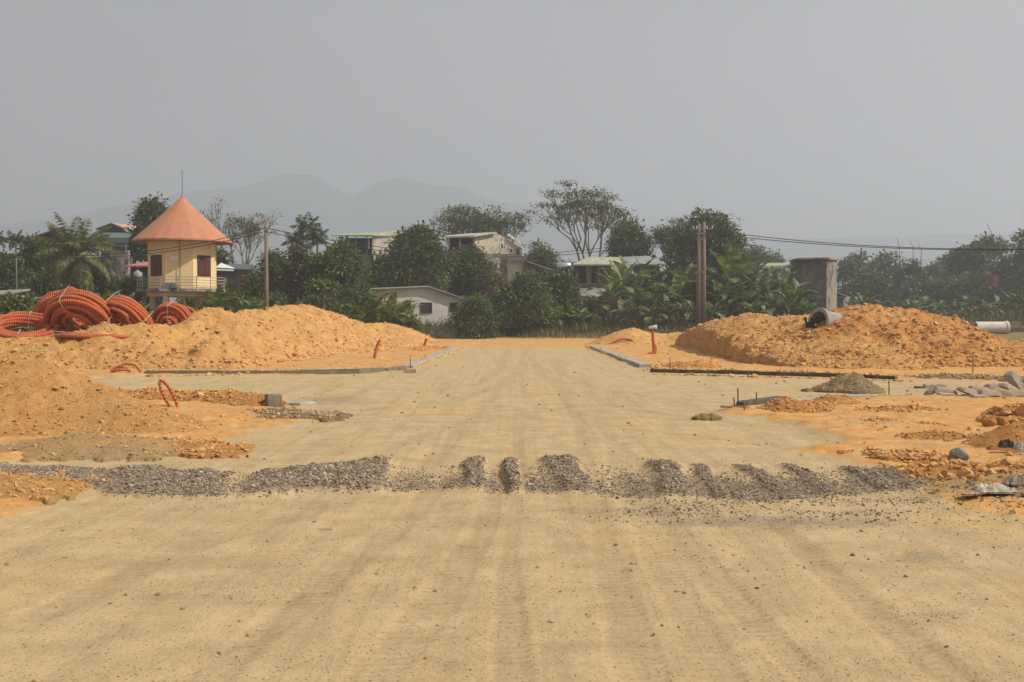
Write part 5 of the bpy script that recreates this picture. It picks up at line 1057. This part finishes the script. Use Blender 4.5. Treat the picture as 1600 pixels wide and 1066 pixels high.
tree('lighter green shrub in front of the low white gable house', 740, 464, 66, 81, 'mid', 121, 5500, .17, z0=0, name='bush', cat='bush')
tree('loose light shrub at the right corner of the white gable house', 775, 478, 40, 83, 'light', 122, 2500, .17, z0=0, name='bush', cat='bush')
tree('rounded dark tree behind the pale roofed house', 985, 348, 86, 118, 'dark', 123, 9000, .3, z0=.2)
tree('big dense domed tree behind the twin poles', 1102, 334, 124, 108, 'dark', 124, 17000, .3, z0=.1, nb=17)
tree('shoulder of dark foliage at the right of the big domed tree', 1150, 392, 40, 104, 'dark', 125, 3500, .26, z0=.1)
tree('leafy shrub mixed into the clump left of the white gable house', 634, 476, 40, 80, 'light', 126, 4500, .18, z0=0, name='bush', cat='bush', gap=.2)
tree('loose leafy shrub on the slope behind the left heap end', 600, 474, 60, 79, 'mid', 127, 4500, .18, z0=0, name='bush', cat='bush')
tree('dark bush under the papaya tree', 500, 462, 70, 78, 'dark', 128, 4500, .2, z0=0, name='bush', cat='bush')
tree('dark bush filling the gap right of the papaya tree', 548, 462, 60, 84, 'dark', 129, 4500, .2, z0=0, name='bush', cat='bush')
tree('dark green bush behind the banana plants near the twin poles', 1060, 430, 110, 97, 'dark', 130, 7000, .26, z0=0, name='bush', cat='bush')
tree('dark bush behind the bananas right of the twin poles', 1160, 440, 110, 97, 'dark', 131, 7000, .26, z0=0, name='bush', cat='bush')
tree('dark bush in front of the mouldy concrete block', 1248, 468, 60, 93, 'dark', 132, 3500, .22, z0=0, name='bush', cat='bush')
tree('dark bush between the low porch roof and the weedy bank', 905, 470, 70, 90, 'mid', 133, 4500, .2, z0=0, name='bush', cat='bush')
tree('dark undergrowth bush below the single utility pole', 425, 462, 50, 80, 'mid', 134, 3000, .18, z0=0, name='bush', cat='bush')
T = tree('bougainvillea shrub with magenta flowers beside the cream house wall', 782, 440, 34, 85, 'brown', 135, 1800, .16, z0=0, name='flowering_shrub', cat='shrub', gap=.3)
rs = np.random.RandomState(8); n = 260; c = rs.normal(size=(n, 3)) * [.5, .3, .6] + [-.3, -.6, P(775, 455, 85)[2] - T.location.z]; V, Fq = leaf_quads(c, unit(rs.normal(size=(n, 3))), unit(rs.normal(size=(n, 3)) - [0, 1, 0]), np.full(n, .14), np.full(n, .11)); MB().add(V, Fq).build('flowers', M['bloom'], T)
# far tree line on the right
FAR = [(1178, 388, 74, 190, 'hazy distant tree behind the pale green canopy'), (1210, 398, 50, 195, 'hazy distant tree right behind the pale green canopy'), (1335, 394, 70, 178, 'first far tree right of the concrete block'), (1368, 402, 60, 186, 'rounded far tree second from the concrete block'), (1392, 396, 60, 182, 'far tree with uneven top above the tallest mound'),
       (1425, 404, 60, 176, 'far tree with drooping crown right above the tallest mound'), (1455, 410, 50, 190, 'lower far tree in the middle of the far right tree line'), (1478, 402, 44, 196, 'small far tree left of the hill like clump'), (1508, 386, 70, 170, 'left shoulder tree of the hill like far clump'),
       (1540, 369, 92, 166, 'highest tree of the hill like far clump on the right'), (1578, 396, 70, 160, 'dark far tree behind the red board'), (1598, 368, 34, 150, 'slim far tree at the right edge'), (1350, 430, 90, 160, 'lower dark far tree behind the low right bananas'), (1440, 436, 110, 158, 'wide dark far tree behind the low bananas'), (1520, 430, 110, 152, 'wide dark far tree left of the red board'), (1610, 420, 80, 146, 'dark far tree cut by the right edge')]
for i, (a, b, w_, Y, l) in enumerate(FAR): tree(l, a, b, w_, Y, 'far', 200 + i, 6500, .46, z0=.02, name='distant_tree', group='far trees at the right', gap=.12, nb=12, cl=8, spread=.5)
for i, (a, b, l, Y) in enumerate(((1405, 372, 'thin bare bamboo wisp with a bent tip above the far trees', 176), (1425, 376, 'thin bare bamboo wisp above the drooping far tree', 176), (1436, 380, 'short bare bamboo wisp right of the other wisps', 176), (1543, 350, 'faint bare twig on the highest far tree', 166))):
    s_ = spot(a, Y); H = P(a, b, Y)[2] - s_[2]; o = MB().tube([(0, 0, 0), (.1, 0, H * .6), (-.1 + .2 * i, 0, H * .9), (-.5 + .1 * i, 0, H)], [.10, .07, .05, .03], 5).build('bamboo_stem', M['palebark']); o.location = s_; tag(o, l, 'bamboo')
# open trees -------------------------------------------------
airy('nearly leafless spreading tree right of the orange cone roof', 374, 311, 108, 96, 'olive', 301, tuft=7, ls=.2, levels=5, keep=.6, fan=.4, trunkf=.2, tr=.26, bark='palebark')
airy('tall open vase shaped tree behind the pale roofed house', 922, 284, 124, 108, 'olive', 302, tuft=32, ls=.27, levels=4, fan=.48, trunkf=.24, tr=.36, keep=.85)
airy('lower open tree beside the foot of the tall open tree', 885, 402, 60, 112, 'olive', 303, tuft=12, ls=.28, levels=4, fan=.5, tr=.35)
airy('feathery open tree behind the left of the tall cream house', 714, 319, 78, 132, 'olive', 304, tuft=22, ls=.36, levels=4, fan=.5, tr=.5)
airy('feathery open tree behind the right of the tall cream house', 782, 325, 64, 130, 'mid', 305, tuft=26, ls=.36, levels=4, fan=.46, tr=.5)
airy('small open tree left of the big domed tree', 1046, 338, 52, 116, 'olive', 306, tuft=14, ls=.32, levels=4, fan=.42, tr=.35)
# palms ------------------------------------------------------
def fronds(rs, n, ln, arch, leaflets, lw, ll, z=0, elev=(.2, 1.3), mb=None, dead=0):
    C_, D_, N_, L_, W_ = [], [], [], [], []; ra = MB()
    for i in range(n):
        a = 2 * math.pi * (i * .382 + rs.uniform(-.03, .03)); e = elev[0] + (elev[1] - elev[0]) * ((i + .5) / n); h = np.array([math.cos(a), math.sin(a), 0]); p = np.array([0, 0, z]); pts = [p]; k = 10
        for j in range(k): el = e - arch * (1 - .62 * max(0, e) / 1.5) * ((j + .5) / k) ** 1.3; p = p + (h * math.cos(el) + np.array([0, 0, math.sin(el)])) * ln * rs.uniform(.95, 1.05) / k; pts.append(p)
        pts = np.array(pts); ra.tube(pts, np.linspace(.035, .008, k + 1), 4, cap=False)
        t = np.linspace(.12, 1, leaflets); base = np.stack([np.interp(t * k, np.arange(k + 1), pts[:, q]) for q in range(3)], -1); tg = unit(np.gradient(base, axis=0)); sd_ = unit(np.cross(tg, [0, 0, 1.0])); up = np.cross(sd_, tg)
        for sg in (-1, 1):
            dd = unit(sd_ * sg + tg * .55 - np.array([0, 0, .55]) * rs.uniform(.6, 1.5, (leaflets, 1)) + rs.normal(size=(leaflets, 3)) * .1); C_.append(base); D_.append(dd); N_.append(unit(up + rs.normal(size=up.shape) * .2)); L_.append(ll * (np.sin(np.pi * np.clip(t * .85 + .12, 0, 1)) ** .6)); W_.append(np.full(leaflets, lw))
    V, Fq = leaf_quads(np.vstack(C_), np.vstack(D_), np.vstack(N_), np.concatenate(L_), np.concatenate(W_)); return V, Fq, ra
def palm(label, px, yc, Y, n, ln, arch, leaflets, lw, ll, seed, leaf, tr, elev=(-.5, 1.4), name='palm_tree', dx=0, cat='palm'):
    rs = np.random.RandomState(seed); s_ = spot(px, Y); zc = P(px, yc, Y)[2] - s_[2]; T = thing(name, label, cat, s_, 0)
    V, Fq, ra = fronds(rs, n, ln, arch, leaflets, lw, ll, zc, elev); cr = MB().add(V, Fq).build('fronds', LM[leaf], T); ra.build('midribs', LM[leaf], cr)
    MB().tube([(dx, 0, -.4), (dx * .6, .05, zc * .5), (0, 0, zc)], [tr * 1.3, tr, tr * .85], 9).build('trunk', M['palebark'], T, True); return T
palm('coconut palm with long yellowish drooping fronds left of the tower', 120, 402, 79, 34, 3.5, 1.9, 50, .08, .85, 401, 'palm', .17, elev=(-.75, 1.5), name='coconut_palm', dx=-.6)
palm('thin areca palm with a small crown near the left edge', 26, 376, 84, 9, 1.0, 1.5, 22, .06, .5, 402, 'areca', .06, elev=(-.2, 1.5), name='areca_palm')
palm('thin areca palm cut by the left edge', -3, 376, 86, 9, .9, 1.5, 20, .06, .45, 403, 'areca', .06, elev=(-.2, 1.5), name='areca_palm')
palm('tallest of the three areca palms right of the single pole', 480, 358, 92, 11, 1.5, 1.2, 26, .07, .6, 404, 'areca', .08, elev=(-.1, 1.5), name='areca_palm')
palm('right of the three areca palms behind the browning tree', 496, 375, 93, 11, 1.4, 1.3, 26, .07, .6, 405, 'areca', .08, elev=(-.2, 1.5), name='areca_palm')
palm('left of the three areca palms behind the browning tree', 464, 378, 91, 12, 1.4, 1.4, 26, .07, .6, 406, 'areca', .08, elev=(-.3, 1.4), name='areca_palm')
# papaya
rs = np.random.RandomState(9); s_ = spot(505, 74); zc = P(505, 452, 74)[2] - s_[2]; T = thing('papaya_tree', 'small papaya tree with a thin pale stem above the left bank', 'tree', s_)
MB().tube([(.2, 0, -.3), (.1, 0, zc * .5), (0, 0, zc)], [.09, .07, .06], 8).build('trunk', M['palebark'], T)
V, Fq = crown(rs, [(0, 0, zc, .9, .9, .5)], 900, .26, 9, .2, .3); MB().add(V, Fq).build('crown', LM['light'], T)
# banana plants ----------------------------------------------
def banana_leaf(rs, mb, base, az, el, ln, wd, arch, ragged=.3, tw=0.0):
    k = 12; h = np.array([math.cos(az), math.sin(az), 0]); sd_ = np.array([-math.sin(az), math.cos(az), 0]); p = np.array(base, float); pts = [p]; ups = []
    for j in range(k):
        e = el - arch * ((j + .5) / k) ** 1.5; d = h * math.cos(e) + np.array([0, 0, math.sin(e)]); ups.append(-h * math.sin(e) + np.array([0, 0, math.cos(e)])); p = p + d * ln / k; pts.append(p)
    ups.append(ups[-1]); pts = np.array(pts); ups = np.array(ups); t = np.linspace(0, 1, k + 1); w_ = wd * np.clip(np.sin(np.pi * np.clip((t - .14) / .86, 0, 1) ** .75), .0, 1) ** .6
    for sg in (-1, 1):
        dr = rs.uniform(-.25, .35)
        for j in range(1, k):
            c0, c1 = (0, 1) if rs.rand() > ragged else (rs.uniform(0, .1), rs.uniform(.7, .92)); a = pts[j] + (pts[j + 1] - pts[j]) * 0; b = pts[j + 1]
            s0 = sd_ * sg + ups[j] * (.25 - dr); s0 = s0 / np.linalg.norm(s0); s1 = sd_ * sg + ups[j + 1] * (.25 - dr); s1 = s1 / np.linalg.norm(s1)
            sweep = (pts[j + 1] - pts[j]) * .35
            A = a + s0 * w_[j] * .5 + sweep * 1 - np.array([0, 0, .10]) * w_[j]; Bq = a + (b - a) * c1 + s1 * w_[j + 1] * .5 + sweep - np.array([0, 0, .10]) * w_[j + 1]
            mb.add([a, a + (b - a) * 1.0, Bq, A], [(0, 1, 2, 3)] if sg > 0 else [(3, 2, 1, 0)])
    mb.tube(pts, np.linspace(.035, .008, k + 1), 4, cap=False)
def banana_proto(seed, H, leaf, nl, dead=3, wd=.62):
    rs = np.random.RandomState(seed); T = thing('banana_plant', 'x', 'banana plant', (0, 0, 0)); hs_ = H * rs.uniform(.42, .5)
    MB().tube([(0, 0, -.4), (.03, 0, hs_ * .5), (0, 0, hs_)], [.15, .12, .07], 8).build('stem', M['bstem'], T, True)
    mb = MB()
    for i in range(nl):
        f = (i + .5) / nl; az = i * 2.4 + rs.uniform(-.3, .3); el = .45 + 1.02 * f + rs.uniform(-.12, .12); ln = (H - hs_) * rs.uniform(1.0, 1.25) * (1.1 if f < .8 else 1.0)
        banana_leaf(rs, mb, (0, 0, hs_ - .1 + .1 * f), az, min(el, 1.5), ln, wd * rs.uniform(.8, 1.15), rs.uniform(1.0, 2.3) * (1.15 - f * .75), rs.uniform(.12, .5))
    mb.build('leaves', LM[leaf], T)
    if dead:
        md = MB()
        for i in range(dead): banana_leaf(rs, md, (0, 0, hs_ * .9), rs.uniform(0, 6.28), -.35, hs_ * .8, wd * .5, 1.1, .6)
        md.build('dead_leaves', LM['dry'], T)
    return T
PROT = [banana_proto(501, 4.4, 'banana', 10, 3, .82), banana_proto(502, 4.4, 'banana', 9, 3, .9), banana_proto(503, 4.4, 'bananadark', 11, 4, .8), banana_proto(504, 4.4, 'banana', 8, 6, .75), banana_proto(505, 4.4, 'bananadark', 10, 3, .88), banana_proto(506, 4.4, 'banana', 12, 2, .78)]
usedp = set()
def banana(px, ytop, Y, v, rz, label, sink=0):
    s_ = spot(px, Y); H = P(px, ytop, Y)[2] - s_[2]; o = PROT[v] if v not in usedp else copy_tree(PROT[v]); usedp.add(v); f = H / 4.4; ff = f ** .6 if f < 1 else f
    o.location = s_; o.scale = (ff, ff, f); o.rotation_euler = (0, 0, rz); tag(o, label, 'banana plant', 'banana plants')
BAN = [(968, 408, 93, 0, 'tall banana plant with upright leaves left of the twin poles'), (990, 400, 96, 1, 'banana plant rising in front of the rear roof of the pale roofed house'), (1012, 404, 98, 2, 'shaded banana plant behind the tall one left of the twin poles'),
       (952, 432, 90, 3, 'banana plant at the left front of the big thicket'), (1000, 440, 88, 4, 'dark broad leaved banana plant in the middle of the left thicket'), (1030, 436, 90, 5, 'bushy banana plant in the thicket left of the twin poles'), (1058, 428, 92, 0, 'banana plant close left of the twin poles'), (1076, 412, 95, 1, 'banana plant directly behind the twin poles'),
       (1045, 462, 87, 2, 'low dark banana plant at the front left of the twin poles'), (1070, 468, 87, 3, 'low banana plant at the foot of the twin poles'), (980, 468, 86, 5, 'low wide banana plant on the bank edge below the tall one'), (935, 455, 88, 4, 'banana plant beside the low porch roof'), (1018, 470, 86, 0, 'low banana plant between the thicket and the weedy bank'),
       (1120, 398, 94, 2, 'tall shaded banana plant right behind the twin poles'), (1146, 388, 93, 0, 'tallest banana plant right of the twin poles'), (1168, 396, 96, 1, 'banana plant with a diagonal leaf right of the tallest one'), (1132, 432, 90, 5, 'bushy banana plant right of the twin poles'), (1160, 440, 89, 4, 'dark banana plant above the lumpy right bank'),
       (1185, 420, 92, 3, 'banana plant below the left end of the pale green canopy'), (1208, 418, 94, 0, 'upright banana plant in front of the pale green canopy'), (1230, 422, 95, 1, 'banana plant at the right end of the pale green canopy'), (1250, 438, 93, 2, 'dark banana plant in front of the concrete block'), (1205, 452, 88, 5, 'low bushy banana plant above the right bank'),
       (1232, 458, 88, 4, 'low dark banana plant left of the concrete block'), (1112, 466, 87, 1, 'low banana plant immediately right of the twin poles'), (1178, 462, 87, 0, 'low banana plant in the middle of the right thicket'), (1262, 462, 90, 3, 'ragged banana plant at the foot of the concrete block'),
       (872, 474, 86, 5, 'light green banana plant left of the young upright ones'), (893, 470, 87, 0, 'young banana plant with two upright bright leaves'), (910, 476, 86, 1, 'young banana plant right of the one with bright upright leaves'), (855, 482, 86, 3, 'small ragged banana plant at the edge of the mid green shrub'), (800, 486, 84, 4, 'small dark banana plant under the mid green shrub'),
       (583, 448, 76, 5, 'large banana plant with broad pale leaves above the left heap end'), (566, 462, 75, 4, 'dark banana plant left of the large pale leaved one'), (610, 458, 77, 0, 'banana plant right of the large pale leaved one'), (630, 470, 78, 1, 'low banana plant nearest the white gable house on its left'), (560, 478, 74, 2, 'low dark banana plant just behind the left heap crest'),
       (345, 448, 72, 0, 'banana plant right under the tower balcony'), (365, 442, 74, 1, 'banana plant between the tower and the single pole'), (385, 452, 72, 2, 'dark banana plant near the single pole'), (400, 462, 70, 5, 'low bushy banana plant touching the single pole'), (432, 470, 70, 4, 'low dark banana plant right of the single pole'), (455, 466, 72, 3, 'ragged banana plant below the browning tree'), (325, 470, 68, 4, 'low banana plant peeping over the bank under the tower'),
       (168, 446, 62, 3, 'banana plant with light split leaves just behind the conduit coils'), (148, 452, 66, 5, 'bushy banana plant behind the biggest coil'), (192, 458, 66, 1, 'banana plant left of the tower columns'), (60, 468, 58, 0, 'young light banana plant between the flat coil and the biggest coil'), (12, 486, 52, 3, 'young banana shoot at the left edge behind the flat coil'), (218, 462, 68, 2, 'dark banana plant beside the left tower column'),
       (1330, 462, 108, 0, 'small far banana plant beside the white fronted shed'), (1352, 456, 106, 1, 'far banana plant behind the left peak of the tallest mound'), (1376, 462, 106, 2, 'dark far banana plant between the two mound peaks'), (1402, 466, 108, 5, 'far banana plant behind the right mound peak'), (1425, 462, 106, 0, 'far banana plant right of the mound peaks'), (1446, 458, 108, 1, 'light far banana plant above the right mound slope'), (1470, 466, 106, 3, 'low far banana plant above the half hidden pipe'),
       (1492, 468, 106, 4, 'dark low banana plant left of the whole pipe'), (1515, 458, 108, 5, 'bushy far banana plant above the gap of the pipes'), (1540, 468, 106, 0, 'far banana plant under the red board'), (1562, 462, 104, 2, 'dark banana plant right under the red board'), (1584, 454, 102, 1, 'taller banana plant near the right edge'), (1600, 448, 100, 4, 'dark banana plant cut by the right edge'), (1555, 472, 98, 3, 'low ragged banana plant above the whole pipe')]
for i, (a, b, Y, v, l) in enumerate(BAN): banana(a, b, Y, v, (i * 1.93) % 6.28, l)
# grasses and weeds ------------------------------------------
def blades(name, label, xs, ys, n, hh, leaf, seed, cat='grass', w_=.05, cond=None):
    rs = np.random.RandomState(seed); X = rs.uniform(*xs, n); Y = rs.uniform(*ys, n); d = fbm(X * .35, Y * .35, 4, seed)
    kp = rs.rand(n) < np.clip(.55 + 2.2 * d, .05, 1)
    if cond is not None: kp &= cond(X, Y)
    X, Y, d = X[kp], Y[kp], d[kp]; n = len(X); Z = terrain0(X, Y) + .02; c = np.stack([X, Y, Z], -1); dr = unit(rs.normal(size=(n, 3)) * [.45, .45, .1] + [0, 0, 1]); nr = unit(rs.normal(size=(n, 3)) * [1, 1, .2])
    l = hh * rs.uniform(.4, 1.3, n) * (1 + 1.2 * d); V, Fq = leaf_quads(c, dr, nr, l, np.full(n, w_)); tag(MB().add(V, Fq).build(name, LM[leaf]), label, cat, kind='stuff')
blades('dry_grass', 'dry brown and olive grass on the bank beyond the road end', (-16, 20), (80.5, 92), 26000, .62, 'grass', 601)
blades('dry_grass', 'dry grass and weeds around the concrete pipes at the far right', (16, 52), (60, 100), 26000, .42, 'grass', 602, cond=lambda X, Y: Y > 74 - 8 * fbm(X * .2, Y * .2, 2, 4))
blades('weeds', 'green weeds under the trees and banana plants', (-52, 52), (83, 110), 34000, .85, 'weed', 603, 'weeds', .08)
blades('weeds', 'rough green weeds behind the left soil bank', (-46, -9), (46, 84), 30000, .7, 'weed', 604, 'weeds', .06, cond=lambda X, Y: (X < -11.5 - (Y - 46) * .0) )
blades('weeds', 'green weeds in the field at the far right', (20, 80), (96, 140), 22000, .9, 'weed', 605, 'weeds', .10)
